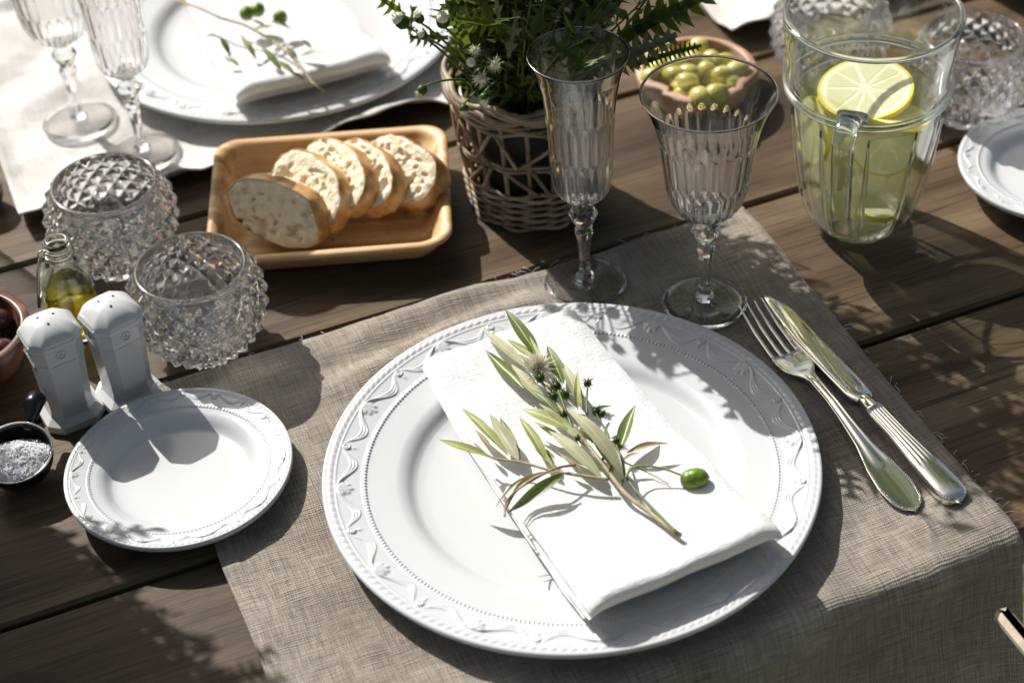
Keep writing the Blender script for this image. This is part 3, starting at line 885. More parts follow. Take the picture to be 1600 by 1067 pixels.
def stem(pts, r0, r1, m_='twig', nm='twig'):
    mb = MB()
    P = [sp(u, v, ZB + z + 0.0085 * max(0, (v - 740) / 230)) - sorg for u, v, z in pts]
    Q = []
    for i in range(len(P) - 1):
        for k in range(5):
            t = k / 5; a = P[max(i - 1, 0)]; b = P[i]; c = P[i + 1]; d = P[min(i + 2, len(P) - 1)]
            Q.append(0.5 * ((2 * b) + (c - a) * t + (2 * a - 5 * b + 4 * c - d) * t * t + (3 * b - a - 3 * c + d) * t ** 3))
    Q.append(P[-1])
    mb.tube(Q, [r0 + (r1 - r0) * i / (len(Q) - 1) for i in range(len(Q))], 7)
    mb.build(nm, M[m_], spr)
stem([(1127, 1006, -0.001), (1010, 915, 0.001), (900, 830, 0.004), (800, 700, 0.008), (690, 560, 0.010), (600, 430, 0.010), (530, 340, 0.008)], 0.0018, 0.0008)
stem([(1118, 1000, 0.000), (1000, 880, 0.004), (930, 800, 0.007), (890, 740, 0.009), (830, 640, 0.010)], 0.0011, 0.0008, 'stem', 'stem')
stem([(830, 772, 0.006), (720, 755, 0.008), (600, 735, 0.008), (470, 700, 0.007), (345, 680, 0.008), (270, 620, 0.010)], 0.0012, 0.0007)
stem([(900, 765, 0.010), (925, 725, 0.012), (985, 715, 0.012), (1065, 728, 0.011), (1130, 752, 0.010)], 0.0008, 0.0007, 'leaf_yellow')
stem([(880, 690, 0.010), (930, 715, 0.006), (1000, 745, 0.003), (1080, 790, 0.001)], 0.0006, 0.0004)
stem([(740, 500, 0.010), (738, 430, 0.012), (742, 385, 0.014)], 0.0008, 0.0006, 'stem', 'stem')
stem([(800, 700, 0.008), (830, 600, 0.010), (790, 520, 0.012), (775, 490, 0.013)], 0.0009, 0.0006, 'stem', 'stem')
stem([(680, 560, 0.010), (650, 480, 0.012), (620, 400, 0.014)], 0.0012, 0.0009, 'stem', 'stem')
stem([(880, 800, 0.004), (895, 730, 0.010), (860, 620, 0.012)], 0.0009, 0.0006, 'stem', 'stem')
stem([(690, 710, 0.010), (600, 728, 0.014), (470, 800, 0.010), (405, 860, 0.003), (398, 925, -0.001)], 0.0009, 0.0005, 'leaf_dry')
for (u, v, r, k) in ((545, 350, 0.0080, 46), (612, 385, 0.0085, 46), (650, 420, 0.0075, 36), (600, 425, 0.0075, 36), (742, 372, 0.0065, 40), (778, 490, 0.0075, 40), (800, 500, 0.006, 30), (862, 612, 0.0055, 26), (700, 600, 0.005, 22), (640, 500, 0.006, 26), (740, 545, 0.005, 22)):
    mb = MB(); c = sp(u, v, ZB + 0.012) - sorg
    mb.ball(c, r * 0.38, (8, 6)); spiky(mb, c, r * 0.8, k, 0.0005)
    mb.build('flower_bud', M['herb'], spr)
mb = MB(); c = sp(538, 305, ZB + 0.011) - sorg
spiky(mb, c, 0.0115, 420, 0.0005, Vector((-0.2, 0.3, 0.7)), 0.9)
mb.build('flower_head', M['petal_white'], spr)
mb = MB(); c = sp(1187, 768, ZB + 0.006) - sorg
oa = (sp(1245, 752, ZB) - sp(1130, 768, ZB)).normalized()
Mo = Matrix((oa, Vector((0, 0, 1)).cross(oa), Vector((0, 0, 1)))).transposed()
mb.lathe([(0.0002, -0.0086)] + [(0.0066 * math.cos(a) ** 0.8, 0.0086 * math.sin(a)) for a in np.linspace(-1.3, 1.3, 13)] + [(0.0002, 0.0094)], 18, Mo @ Matrix.Rotation(PI / 2, 3, 'Y'), c)
mb.build('olive_fruit', M['rawolive'], spr)

# sprig on the far napkin
K2 = 3.478
def s2p(u, v, z): return at(220 + u / K2, v / K2, z)
so2 = Vector((-0.18, 1.37, 0.034))
spr2 = thing('olive_sprig', 'blurred olive twig on the far napkin', 'sprig', so2)
for t, b_, wpx, m_, z_ in (((610, 165), (745, 150), 40, 'leaf_yellow', .012), ((650, 200), (780, 228), 34, 'leaf_olive', .010), ((430, 200), (482, 300), 34, 'leaf_olive', .012),
        ((440, 303), (538, 365), 32, 'leaf_olive', .004), ((540, 190), (628, 328), 34, 'leaf_yellow', .012), ((660, 258), (765, 392), 40, 'leaf_olive', .012), ((735, 330), (838, 412), 40, 'leaf_yellow', .010),
        ((815, 398), (892, 445), 40, 'leaf_olive', .010), ((1025, 290), (865, 308), 46, 'leaf_olive', .012), ((870, 220), (930, 270), 40, 'leaf_pale', .010), ((700, 120), (830, 170), 44, 'leaf_pale', .014),
        ((370, 185), (440, 210), 34, 'leaf_pale', .012), ((560, 240), (650, 250), 46, 'leaf_pale', .012), ((790, 250), (850, 350), 40, 'leaf_pale', .012), ((600, 110), (700, 170), 36, 'leaf_yellow', .014)):
    put_leaf(spr2, so2, s2p(*b_, 0.047), s2p(*t, 0.045 + z_), wpx / K2 / 1900, m_, bend=0.05, fold=0.35)
mb = MB()
P = [s2p(u, v, z + 0.010) - so2 for u, v, z in ((190, 0, .04), (330, 50, .044), (430, 98, .046), (560, 135, .044), (700, 210, .042), (850, 330, .04), (930, 450, .036), (1000, 500, .034))]
mb.tube(P, [0.0012] * len(P), 7); mb.build('twig', M['twig'], spr2)
for u, v in ((575, 75), (635, 55), (757, 97)):
    mb = MB(); mb.ball(s2p(u, v, 0.056) - so2, 0.0062, (12, 8)); mb.build('olive_fruit', M['rawolive'], spr2)

# ------------------------------------------------------------------ cutlery
def cutlery_frame(tip, end):
    d = (end - tip); L = d.length; a = math.atan2(d.y, d.x)
    return L, a
kt, ke = at(1192, 464, 0.006), at(1500, 788, 0.009)
kL, ka = cutlery_frame(kt, ke)
kn = thing('table_knife', 'silver table knife with ribbed handle lying right of the fork', 'knife', (kt.x, kt.y, 0.0042), ka)
jb = kL * 0.548
V = []
nb = 30
for i in range(nb):
    t = i / (nb - 1); x = jb * t
    top = 0.0098 * min(1, (t / 0.16)) ** 0.55; bot = 0.0098 * min(1, (t / 0.42)) ** 0.75 
    if t > 0.9: 
        q = (t - 0.9) / 0.1; bot *= 1 - 0.55 * q ** 2; top *= 1 - 0.35 * q ** 2
    th_ = 0.0006 + 0.0009 * t
    z0 = 0.0028 + 0.0030 * t
    for y, zz in ((-bot, z0), (-bot * 0.5, z0 + th_), (top * 0.9, z0 + th_ * 1.2), (top, z0), (top * 0.9, z0 - th_), (-bot * 0.5, z0 - th_)):
        V.append((x, y, zz))
mb = MB(); mb.add(V, grid_mesh(V, 6, nb, True) + [(0, 1, 2, 3, 4, 5)])
mb.build('blade', M['silver'], kn)
def handle(nm, x0, x1, stations, par, ribs=True, nseg=72, z0=0.0062):
    """stations: (t, half width, half height); ribbed along its length"""
    mb = MB(); V = []; n = 34
    for i in range(n):
        t = i / (n - 1); x = x0 + (x1 - x0) * t
        hw = float(np.interp(t, [s[0] for s in stations], [s[1] for s in stations])); hh = float(np.interp(t, [s[0] for s in stations], [s[2] for s in stations]))
        for k in range(nseg):
            a = 2 * PI * k / nseg
            ca, sa_ = math.cos(a), math.sin(a)
            y = hw * ca; z = hh * math.copysign(abs(sa_) ** 0.5, sa_)
            if ribs and t < 0.62 and abs(ca) < 0.9:
                z += math.copysign(0.0007 * math.cos(y / hw * PI * 3.0) * min(1, (0.62 - t) / 0.03), z)
            V.append((x, y, z0 + z))
    mb.add(V, grid_mesh(V, nseg, n, True) + [tuple(range(nseg)), tuple((n - 1) * nseg + k for k in range(nseg - 1, -1, -1))])
    return mb.build(nm, M['silver'], par)
mb = MB(); mb.lathe([(0.0030, 0), (0.0052, 0.002), (0.0045, 0.005), (0.0058, 0.009), (0.0062, 0.012), (0.0068, 0.0135), (0.0066, 0.016)], 20, Matrix.Rotation(PI / 2, 3, 'Y'), (jb - 0.003, 0, 0.0062))
mb.build('bolster', M['silver'], kn)
handle('handle', jb + 0.012, kL, [(0, 0.0066, 0.0046), (0.3, 0.0070, 0.0048), (0.62, 0.0092, 0.0052), (0.85, 0.0098, 0.0050), (0.94, 0.0088, 0.0044), (0.985, 0.005, 0.003), (1, 0.0012, 0.001)], kn)
mb = MB()
for s in (-1, 1):
    for i in range(26):
        t = 0.56 + 0.40 * i / 25
        hw = float(np.interp(t, [0.3, 0.62, 0.85, 0.94, 0.985], [0.0070, 0.0092, 0.0098, 0.0088, 0.005]))
        mb.ball((jb + 0.012 + (kL - jb - 0.012) * t, s * hw * 0.86, 0.0062 + 0.0032), 0.0007, (6, 4))
mb.build('bead_trim', M['silver'], kn)
ft, fe = at(1172, 484, 0.008), at(1430, 803, 0.006)
fL, fa = cutlery_frame(ft, fe)
fk = thing('table_fork', 'silver four-tined fork lying between plate and knife', 'fork', (ft.x, ft.y, 0.0040), fa)
def fz(x):  # side profile
    t = x / fL
    return float(np.interp(t, [0, 0.10, 0.22, 0.32, 0.40, 0.52, 0.75, 1.0], [0.011, 0.0050, 0.0022, 0.0048, 0.0095, 0.0098, 0.0062, 0.0050]))
tl = fL * 0.235
for k in range(4):
    y0 = (k - 1.5) * 0.0062
    mb = MB()
    mb.tube([(x, y0 * (1.0 - 0.06 * (1 - x / tl)), fz(x)) for x in np.linspace(0, tl + 0.004, 12)], [0.0005 + 0.0009 * min(1, i / 5) for i in range(12)], 8)
    mb.build('tine', M['silver'], fk)
V = []; nb = 40; fs = [(0, 0.0112), (0.05, 0.0118), (0.12, 0.0110), (0.17, 0.0062), (0.22, 0.0036), (0.34, 0.0034), (0.48, 0.0040), (0.62, 0.0056), (0.74, 0.0096), (0.86, 0.0118), (0.94, 0.0100), (0.985, 0.0055), (1, 0.0010)]
for i in range(nb):
    t = i / (nb - 1); x = tl + (fL - tl) * t
    hw = float(np.interp(t, [s[0] for s in fs], [s[1] for s in fs])); hh = 0.0011 + 0.0011 * math.exp(-((t - 0.35) / 0.25) ** 2)
    for k in range(28):
        a = 2 * PI * k / 28; ca, sa_ = math.cos(a), math.sin(a)
        y = hw * math.copysign(abs(ca) ** 0.8, ca)
        z = hh * math.copysign(abs(sa_) ** 0.6, sa_) * (1 + (0.40 * math.cos(y / hw * PI * 2.0) if 0.22 < t < 0.72 else 0)) 
        if t > 0.66 and sa_ > 0: z -= 0.0010 * (1 - (y / hw) ** 2) * min(1, (t - 0.66) / 0.1)
        if t < 0.15: z += 0.0016 * (y / hw) ** 2 - 0.0008
        V.append((x, y, fz(x) + z))
mb = MB(); mb.add(V, grid_mesh(V, 28, nb, True) + [tuple(range(28)), tuple((nb - 1) * 28 + k for k in range(27, -1, -1))])
mb.build('handle', M['silver'], fk)
mb = MB()
for s in (-1, 1):
    for i in range(26):
        t = 0.70 + 0.27 * i / 25
        x = tl + (fL - tl) * t; hw = float(np.interp(t, [q[0] for q in fs], [q[1] for q in fs]))
        mb.ball((x, s * hw * 0.9, fz(x) + 0.0008), 0.0007, (6, 4))
mb.build('bead_trim', M['silver'], fk)

# ------------------------------------------------------------------ stemmed glasses
def smooth_prof(pts, n):
    z = np.linspace(pts[0][1], pts[-1][1], n)
    r = np.interp(z, [p[1] for p in pts], [p[0] for p in pts])
    for _ in range(4): r[1:-1] = (r[:-2] + 2 * r[1:-1] + r[2:]) / 4
    return list(zip(r.tolist(), z.tolist()))
def stem_glass(name, label, cat, loc, outer, cuts, z_b, z_k, z_s, foot_r, ncut, group):
    t = thing(name, label, cat, loc, 0, group)
    n = ncut * 8
    po = smooth_prof(outer, 70)
    # rounded bottom of the bowl
    z0 = outer[0][1]
    def cutd(a, z):
        d = 0.0
        for (za, zb, off, dep) in cuts:
            q = (a * ncut / (2 * PI) + off) % 1.0 - 0.5
            end = zb - 0.007 * (abs(q) * 2) ** 1.5          # pointed tops
            if za <= z <= end:
                e = min(1, (z - za) / 0.003, (end - z) / 0.003)
                d = max(d, dep * e * (1 - (abs(q) * 2) ** 2.0))
        return d
    fn = lambda i, a, r, z: r - cutd(a, z)
    wall = 0.0009
    pin = []
    for i, (r, z) in enumerate(po):
        th_ = wall * (1 - 0.6 * max(0, (z - (po[-1][1] - 0.014)) / 0.014)) + 0.0011 * max(0, min(1, (cuts[0][1] + 0.028 - z) / 0.05))
        pin.append((max(0.0006, r - th_), z))
    inner = [(r, max(z, z0 + 0.0055)) for r, z in pin if z > z0 + 0.0055]
    r_first = inner[0][0]
    bottom = [(r_first * s, inner[0][1] - 0.0022 * (1 - s * s)) for s in (0.2, 0.45, 0.7, 0.9)]
    prof = [(0.0045, z0 - 0.0018)] + po + [(po[-1][0] - 0.0002, po[-1][1] + 0.00025)] + inner[::-1] + bottom[::-1]
    L1 = len(po) + 1
    mb = MB()
    mb.lathe(prof, n, fn=lambda i, a, r, z: fn(i, a, r, z) if i < L1 else r)
    mb.build('bowl', M['thin'], t)
    rt_ = po[-1][0] - 0.00015
    mb = MB(); mb.tube([(rt_ * math.cos(a), rt_ * math.sin(a), po[-1][1] + 0.0004) for a in np.linspace(0, 2 * PI, 97)], 0.00052, 8, cap=False); mb.build('rim', M['rim_highlight'], t)  # extra glossy ring added as the bright highlight along the rim
    # faceted knop: offset rings of eight
    mb = MB()
    rings = [(0.0044, z_b - 0.0020, 0), (0.0080, z_k + 0.0042, 0.5), (0.0104, z_k, 0), (0.0080, z_k - 0.0045, 0.5), (0.0052, z_s + 0.0015, 0), (0.0066, z_s - 0.0012, 0.5), (0.0066, z_s - 0.0035, 0.5)]
    V = []; F = []
    for r, z, o in rings:
        for k in range(8):
            a = 2 * PI * (k + o) / 8; V.append((r * math.cos(a), r * math.sin(a), z))
    for i in range(len(rings) - 1):
        o0, o1 = rings[i][2], rings[i + 1][2]
        for k in range(8):
            k2 = (k + 1) % 8
            a0, a1, b0, b1 = i * 8 + k, i * 8 + k2, i * 8 + 8 + k, i * 8 + 8 + k2
            if o0 == o1: F.append((a0, b0, b1, a1))
            elif o1 > o0: F += [(a0, b0, a1), (a1, b0, b1)]
            else: F += [(a0, b0, b1), (a0, b1, a1)]
    # tapering stem of eight flats, flaring into the foot
    base_i = len(V)
    sr = [(0.0066, z_s - 0.0036), (0.0052, z_s - 0.009), (0.0040, z_s - 0.022), (0.0037, 0.016), (0.0046, 0.010), (0.0068, 0.0072), (0.0068, 0.0052)]
    for r, z in sr:
        for k in range(8):
            a = 2 * PI * (k + 0.5) / 8; V.append((r * math.cos(a), r * math.sin(a), z))
    li = (len(rings) - 1) * 8
    for i in range(len(sr)):
        s0 = li if i == 0 else base_i + (i - 1) * 8
        s1_ = base_i + i * 8
        for k in range(8):
            k2 = (k + 1) % 8; F.append((s0 + k, s1_ + k, s1_ + k2, s0 + k2))
    F.append(tuple(range(8))); e = base_i + (len(sr) - 1) * 8
    F.append(tuple(e + k for k in range(7, -1, -1)))
    F = [tuple(reversed(f)) for f in F]
    mb.add(V, [tuple(reversed(f)) for f in F], 0, False)
    mb.build('stem', M['thin'], t)
    mb = MB()
    mb.lathe([(foot_r * 0.3, 0.0008), (foot_r * 0.9, 0.0002), (foot_r * 0.985, 0.0006), (foot_r, 0.0014), (foot_r * 0.985, 0.0021), (foot_r * 0.8, 0.0028), (foot_r * 0.45, 0.0040), (0.0075, 0.0050)], 72)
    mb.build('foot', M['thin'], t)
    return t
fl_out = [(0.0050, 0.0745), (0.0135, 0.0765), (0.0178, 0.0805), (0.0200, 0.088), (0.0212, 0.100), (0.0218, 0.115), (0.0224, 0.130), (0.0234, 0.148), (0.0254, 0.163), (0.0288, 0.178), (0.0329, 0.189)]
gl = 'flute glasses'
flute = stem_glass('flute_glass', 'tall narrow cut glass flute standing behind the plate, left of the wider goblet', 'glass', (0.0543, 1.0567, 0.0042), fl_out,
                   [(0.078, 0.116, 0.0, 0.0009), (0.112, 0.146, 0.5, 0.0007)], 0.0745, 0.0615, 0.0500, 0.0290, 20, gl)
go_out = [(0.0050, 0.0765), (0.0140, 0.0785), (0.0200, 0.0825), (0.0245, 0.090), (0.0272, 0.100), (0.0290, 0.112), (0.0306, 0.126), (0.0326, 0.140), (0.0360, 0.154), (0.0400, 0.165), (0.0437, 0.173)]
goblet = stem_glass('wine_goblet', 'wide flared cut glass goblet standing behind the fork, in front of the olive bowl', 'glass', (0.1349, 1.0264, 0.0042), go_out,
                    [(0.080, 0.112, 0.0, 0.0010), (0.108, 0.143, 0.5, 0.0008)], 0.0765, 0.0640, 0.0525, 0.0295, 24, 'wine goblets')
ff = at(224, 244, 0.004); fg = at(126, 195, 0.004)
dup(flute, (ff.x, ff.y, 0.0060), 0.4, 'blurred flute glass on the far pale mat, nearer the overexposed plate')
dup(goblet, (fg.x, fg.y, 0.0060), 0.7, 'blurred wine goblet in the top left corner on the far pale mat')

# ------------------------------------------------------------------ diamond cut crystal bowls
def crystal_mesh():
    Rr, zc, n, Kk, sub = 0.0461, 0.0432, 22, 10, 4
    lat = np.radians(np.linspace(-58, 33, Kk + 1))
    V = []; F = []
    def pt(k, a, dr=0.0): 
        r = Rr + dr
        return (r * math.cos(lat[k]) * math.cos(a), r * math.cos(lat[k]) * math.sin(a), zc + r * math.sin(lat[k]))
    idx = {}
    for k in range(Kk + 1):
        for j in range(n):
            idx[k, j] = len(V); V.append(pt(k, 2 * PI * (j + 0.5 * (k % 2)) / n))
    J = lambda k, j: idx[k, j % n]
    for k in range(1, Kk):
        for j in range(n):
            o = k % 2
            l_, r_ = J(k, j), J(k, j + 1)
            m_ = j + (1 if o else 0)                     # matching vertex on the rows above and below
            dn, up = J(k - 1, m_), J(k + 1, m_)
            a = 2 * PI * (j + 0.5 * o + 0.5) / n
            ap_ = len(V); V.append(pt(k, a, 0.0027))
            # each facet: small groove shoulder comes from the pyramid base itself
            F += [(l_, dn, ap_), (dn, r_, ap_), (r_, up, ap_), (up, l_, ap_)]
    nn = n * sub
    # upper rim band
    z_r = V[J(Kk, 0)][2]; r_r = math.hypot(V[J(Kk, 0)][0], V[J(Kk, 0)][1])
    def ring(r, z, ph=0.0):
        s = len(V)
        for i in range(nn):
            a = 2 * PI * (i / nn) + ph; V.append((r * math.cos(a), r * math.sin(a), z))
        return s
    phT = 2 * PI * 0.5 * (Kk % 2) / n
    top = ring(r_r, z_r + 0.0002, phT)
    for j in range(n):
        apex = J(Kk - 1, j + (0 if (Kk % 2) else 0)) if False else None
    for j in range(n):
        # half diamonds under the rim: row Kk between j and j+1, tip on row Kk-1
        m_ = j + (1 if Kk % 2 else 0)
        tip = J(Kk - 1, m_)
        for i in range(sub):
            F.append((tip, top + (j * sub + i + 1) % nn, top + (j * sub + i) % nn))
    phB = 0.0
    z_b = V[J(0, 0)][2]; r_b = math.hypot(V[J(0, 0)][0], V[J(0, 0)][1])
    bot = ring(r_b, z_b - 0.0002, phB)
    for j in range(n):
        tip = J(1, j)
        for i in range(sub):
            F.append((tip, bot + (j * sub + i) % nn, bot + (j * sub + i + 1) % nn))
    nflat = len(F)
    def strip(a, b):
        for i in range(nn):
            i2 = (i + 1) % nn; F.append((a + i, a + i2, b + i2, b + i))
    cur = top
    rim = [(r_r - 0.0002, z_r + 0.0016), (r_r - 0.0010, z_r + 0.0030), (r_r - 0.0024, z_r + 0.0035), (r_r - 0.0038, z_r + 0.0028)]
    Ri = Rr - 0.0050
    inn = [(Ri * math.cos(a), zc + 0.0008 + Ri * math.sin(a)) for a in np.radians(np.linspace(30, -84, 26))]
    for r, z in rim + inn:
        nx_ = ring(r, z, phT); strip(cur, nx_); cur = nx_
    c_ = len(V); V.append((0, 0, V[cur][2]))
    for i in range(nn): F.append((cur + i, cur + (i + 1) % nn, c_))
    cur = bot
    s2_ = ring(r_b - 0.0015, 0.0004, phB)
    for i in range(nn): F.append((cur + (i + 1) % nn, cur + i, s2_ + i, s2_ + (i + 1) % nn))
    c2 = len(V); V.append((0, 0, 0.0010))
    for i in range(nn): F.append((s2_ + (i + 1) % nn, s2_ + i, c2))
    mb = MB(); mb.add(V, F, 0, True)
    for i in range(nflat): mb.sm[i] = False
    me = mb.mesh('crystal_bowl', M['crystal'])
    import bmesh
    bm = bmesh.new(); bm.from_mesh(me); bmesh.ops.recalc_face_normals(bm, faces=bm.faces); bm.to_mesh(me); bm.free()
    return me
cb = crystal_mesh()
for i, (u, v, rz, lb) in enumerate(((308, 468, 0.1, 'diamond cut crystal bowl in front, standing between salt shakers and bread tray'), (174, 337, 0.5, 'diamond cut crystal bowl behind the oil bottle'),
        (1517, 106, 0.9, 'diamond cut crystal bowl standing right behind the pitcher, above the right side plate'), (1298, 47, 0.3, 'diamond cut crystal bowl seen through the left half of the lemon water pitcher'))):
    c = at(u, v, 0.043)
    o = tag(link('crystal_bowl', cb, None, (c.x, c.y, 0.0006)), lb, 'bowl', 'diamond cut crystal bowls'); o.rotation_euler.z = rz

# ------------------------------------------------------------------ salt and pepper shakers
def oct_ring(w, z, ch=0.34, rot=0.0):
    # square with cut corners, half width w
    c = w * (1 - ch * 1.0)
    P = [(w, -c), (w, c), (c, w), (-c, w), (-w, c), (-w, -c), (-c, -w), (c, -w)]
    return [Vector((x, y, z)) for x, y in P]
shk = thing('salt_shaker', 'white octagonal porcelain salt shaker nearest the wooden bowl on the left', 'shaker', (-0.2968, 0.9611, 0.0006), R(28), 'white porcelain shakers')
def loft(rings, mi=0):
    mb = MB(); V = []; F = []
    n = len(rings[0])
    for r in rings: V += r
    for i in range(len(rings) - 1):
        for k in range(n):
            k2 = (k + 1) % n; F.append((i * n + k, i * n + k2, (i + 1) * n + k2, (i + 1) * n + k))
    F.append(tuple(range(n - 1, -1, -1))); F.append(tuple((len(rings) - 1) * n + k for k in range(n)))
    mb.add(V, F, 0, False)
    return mb
ST = [(0.0196, 0), (0.0200, 0.0012), (0.0198, 0.0058), (0.0176, 0.0075), (0.0152, 0.0095), (0.0144, 0.014), (0.0150, 0.030), (0.0160, 0.050), (0.0165, 0.0556), (0.0171, 0.0562), (0.0171, 0.0574), (0.0168, 0.0580), (0.0172, 0.0675), (0.0184, 0.0690), (0.0187, 0.0715), (0.0180, 0.0730)]
sb = loft([oct_ring(w_, z, 0.42) for w_, z in ST])
body = sb.build('body', M['porcelain'], shk)
bv = body.modifiers.new('bev', 'BEVEL'); bv.width = 0.0009; bv.segments = 2; bv.limit_method = 'ANGLE'; bv.angle_limit = R(18)
bv.harden_normals = False
def oct_smooth(w_, z, f, n=64):
    base_ = oct_ring(w_, z, 0.42); P = []
    seg = [(base_[(k + 1) % 8] - base_[k]).length for k in range(8)]; tot = sum(seg)
    for i in range(n):
        d_ = tot * i / n; k = 0
        while d_ > seg[k]: d_ -= seg[k]; k += 1
        p_ = base_[k].lerp(base_[(k + 1) % 8], d_ / seg[k])
        r_ = math.hypot(p_.x, p_.y); q_ = 1 + (w_ * 0.96 / r_ - 1) * f
        P.append(Vector((p_.x * q_, p_.y * q_, z)))
    return P
DR = [(0.0180, 0.0728, 0), (0.0177, 0.0738, 0.05), (0.0168, 0.0752, 0.1), (0.0150, 0.0774, 0.25), (0.0125, 0.0794, 0.4), (0.0095, 0.0809, 0.6), (0.0062, 0.0819, 0.85), (0.0030, 0.0824, 1), (0.0004, 0.0826, 1)]
dm = loft([oct_smooth(*q) for q in DR]); dm.sm = [True] * len(dm.sm)
dmo = dm.build('cap', M['porcelain'], shk)
for k in range(3):
    a = k * 2.09 + 0.4
    mb = MB(); mb.lathe([(0.0009, 0), (0.0009, 0.0014)], 12, None, (0.0058 * math.cos(a), 0.0058 * math.sin(a), 0.08075)); mb.build('hole', M['liner'], shk)
mb = MB()
for k in range(8):
    w_ = 0.0171; c_ = w_ * 0.58
    P = oct_ring(0.0172, 0.0560, 0.42); a_, b_ = P[k], P[(k + 1) % 8]
    m_ = max(3, int((b_ - a_).length / 0.0014))
    for i in range(m_): mb.ball(a_.lerp(b_, i / m_), 0.00055, (6, 4))
mb.build('bead_trim', M['porcelain'], shk)
for k in (0, 2, 4, 6):      # small moulded medallion on the wide faces of the collar
    P = oct_ring(0.0172, 0.0632, 0.42); c_ = (P[k] + P[k + 1]) / 2 if k + 1 < 8 else P[k]
    nrm = Vector((c_.x, c_.y, 0)).normalized(); tg = Vector((-nrm.y, nrm.x, 0))
    mb = MB(); mb.tube([c_ + tg * 0.0030 * math.cos(t) + Vector((0, 0, 0.0030 * math.sin(t))) for t in np.linspace(0, 2 * PI, 19)], 0.0006, 6)
    mb.ball(c_, 0.0010, (8, 6)); mb.build('medallion', M['porcelain'], shk)
dup(shk, (-0.2590, 0.9745, 0.0006), R(36), 'white octagonal porcelain salt shaker touching the front crystal bowl')

# ------------------------------------------------------------------ oil bottle with wire clasp
bo = at(124, 520, 0)
ob = thing('oil_bottle', 'small clear swing top bottle half full of yellow olive oil', 'bottle', (bo.x, bo.y, 0.0006), R(15))
def rsq(w_, z, e=0.30):      # rounded square ring
    P = []
    for k in range(32):
        a = 2 * PI * k / 32; c_, s_ = math.cos(a), math.sin(a)
        q = (abs(c_) ** 5 + abs(s_) ** 5) ** (-1 / 5) if e else 1
        q = 1 + (q - 1) * e
        P.append(Vector((w_ * c_ * q, w_ * s_ * q, z)))
    return P
OB = [(0.0155, 0.0008, .8), (0.0172, 0.0022, .8), (0.0176, 0.006, .8), (0.0176, 0.040, .8), (0.0174, 0.048, .7), (0.0160, 0.0555, .5), (0.0128, 0.0610, .3), (0.0096, 0.0640, .1), (0.0084, 0.0662, 0.), (0.0082, 0.0700, 0.), (0.0092, 0.0706, 0.), (0.0092, 0.0722, 0.), (0.0082, 0.0732, 0.), (0.0082, 0.0770, 0.), (0.0094, 0.0778, 0.), (0.0096, 0.0795, 0.), (0.0092, 0.0808, 0.)]
IB = [(0.0062, 0.0805, 0.), (0.0060, 0.070, 0.), (0.0074, 0.0645, 0.1), (0.0110, 0.0590, .3), (0.0142, 0.0540, .5), (0.0158, 0.0475, .7), (0.0160, 0.040, .8), (0.0160, 0.008, .8), (0.0150, 0.0055, .8), (0.0100, 0.0048, .8)]
bt = loft([rsq(*q) for q in OB + IB]); bt.sm = [True] * len(bt.sm)
bt.build('body', M['oilglass'], ob)
oil = loft([rsq(0.0098, 0.0047, .8), rsq(0.0151, 0.0054, .8), rsq(0.0161, 0.0079, .8), rsq(0.0161, 0.0405, .8), rsq(0.0157, 0.0408, .8), rsq(0.006, 0.0407, .8)]); oil.sm = [True] * len(oil.sm)
oo = oil.build('oil', M['oil'], ob)
wm = MB()
wm.tube([(0.0090 * math.cos(a), 0.0090 * math.sin(a), 0.0692) for a in np.linspace(0, 2 * PI, 25)], 0.0008, 6)
wm.tube([(0.0090 * math.cos(a), 0.0090 * math.sin(a), 0.0745) for a in np.linspace(0, 2 * PI, 25)], 0.0007, 6)
wm.build('neck_wire', M['wire'], ob)
wm = MB()
lv = Vector((-1, -0.25, 0)).normalized(); sd = Vector((-lv.y, lv.x, 0))
for s in (-1, 1):
    c_ = lv * 0.0105 * s
    wm.tube([c_ + lv * s * (0.0022 * math.sin(t) + 0.001) + Vector((0, 0, 0.0715 + 0.0028 * (1 - math.cos(t)))) for t in np.linspace(0, 2 * PI, 16)], 0.0008, 6)
a0 = lv * 0.0128
wm.tube([a0 + Vector((0, 0, 0.072)), a0 + lv * 0.004 + Vector((0, 0, 0.062)), a0 + lv * 0.0075 + Vector((0, 0, 0.045)), a0 + lv * 0.0095 + Vector((0, 0, 0.0335)), a0 + lv * 0.0085 + sd * -0.004 + Vector((0, 0, 0.0325)), a0 + lv * 0.002 + sd * -0.013 + Vector((0, 0, 0.034)), a0 + lv * 0.000 + sd * -0.018 + Vector((0, 0, 0.037))], 0.0012, 7)
wm.build('wire_clasp', M['wire'], ob)

# ------------------------------------------------------------------ wooden bowls, olives, salt scoop
def bowl_mesh(Rr, h, wall, base_r):
    out = [(base_r * 0.6, 0.0), (base_r, 0.0005)] + [(base_r + (Rr - base_r) * math.sin(t * PI / 2) ** 0.8, h * (1 - math.cos(t * PI / 2)) ** 0.9 + 0.001) for t in np.linspace(0.1, 1, 12)]
    rim = [(Rr - wall * 0.25, h + 0.0022), (Rr - wall * 0.75, h + 0.0020)]
    inn = [(r_ - wall, z + wall * 0.9) for r_, z in out[::-1] if r_ - wall > 0.004 and z < h * 0.97]
    inn = [(r_, max(z, wall)) for r_, z in inn]
    mb = MB(); mb.lathe(out + rim + inn, 64)
    return mb
wb = at(-52, 545, 0.02)
wbo = bowl_mesh(0.046, 0.034, 0.006, 0.022).build('wooden_bowl', M['darkwood'], None, (wb.x, wb.y, 0.0006)); tag(wbo, 'dark wooden bowl of brown olives at the left frame edge', 'bowl')
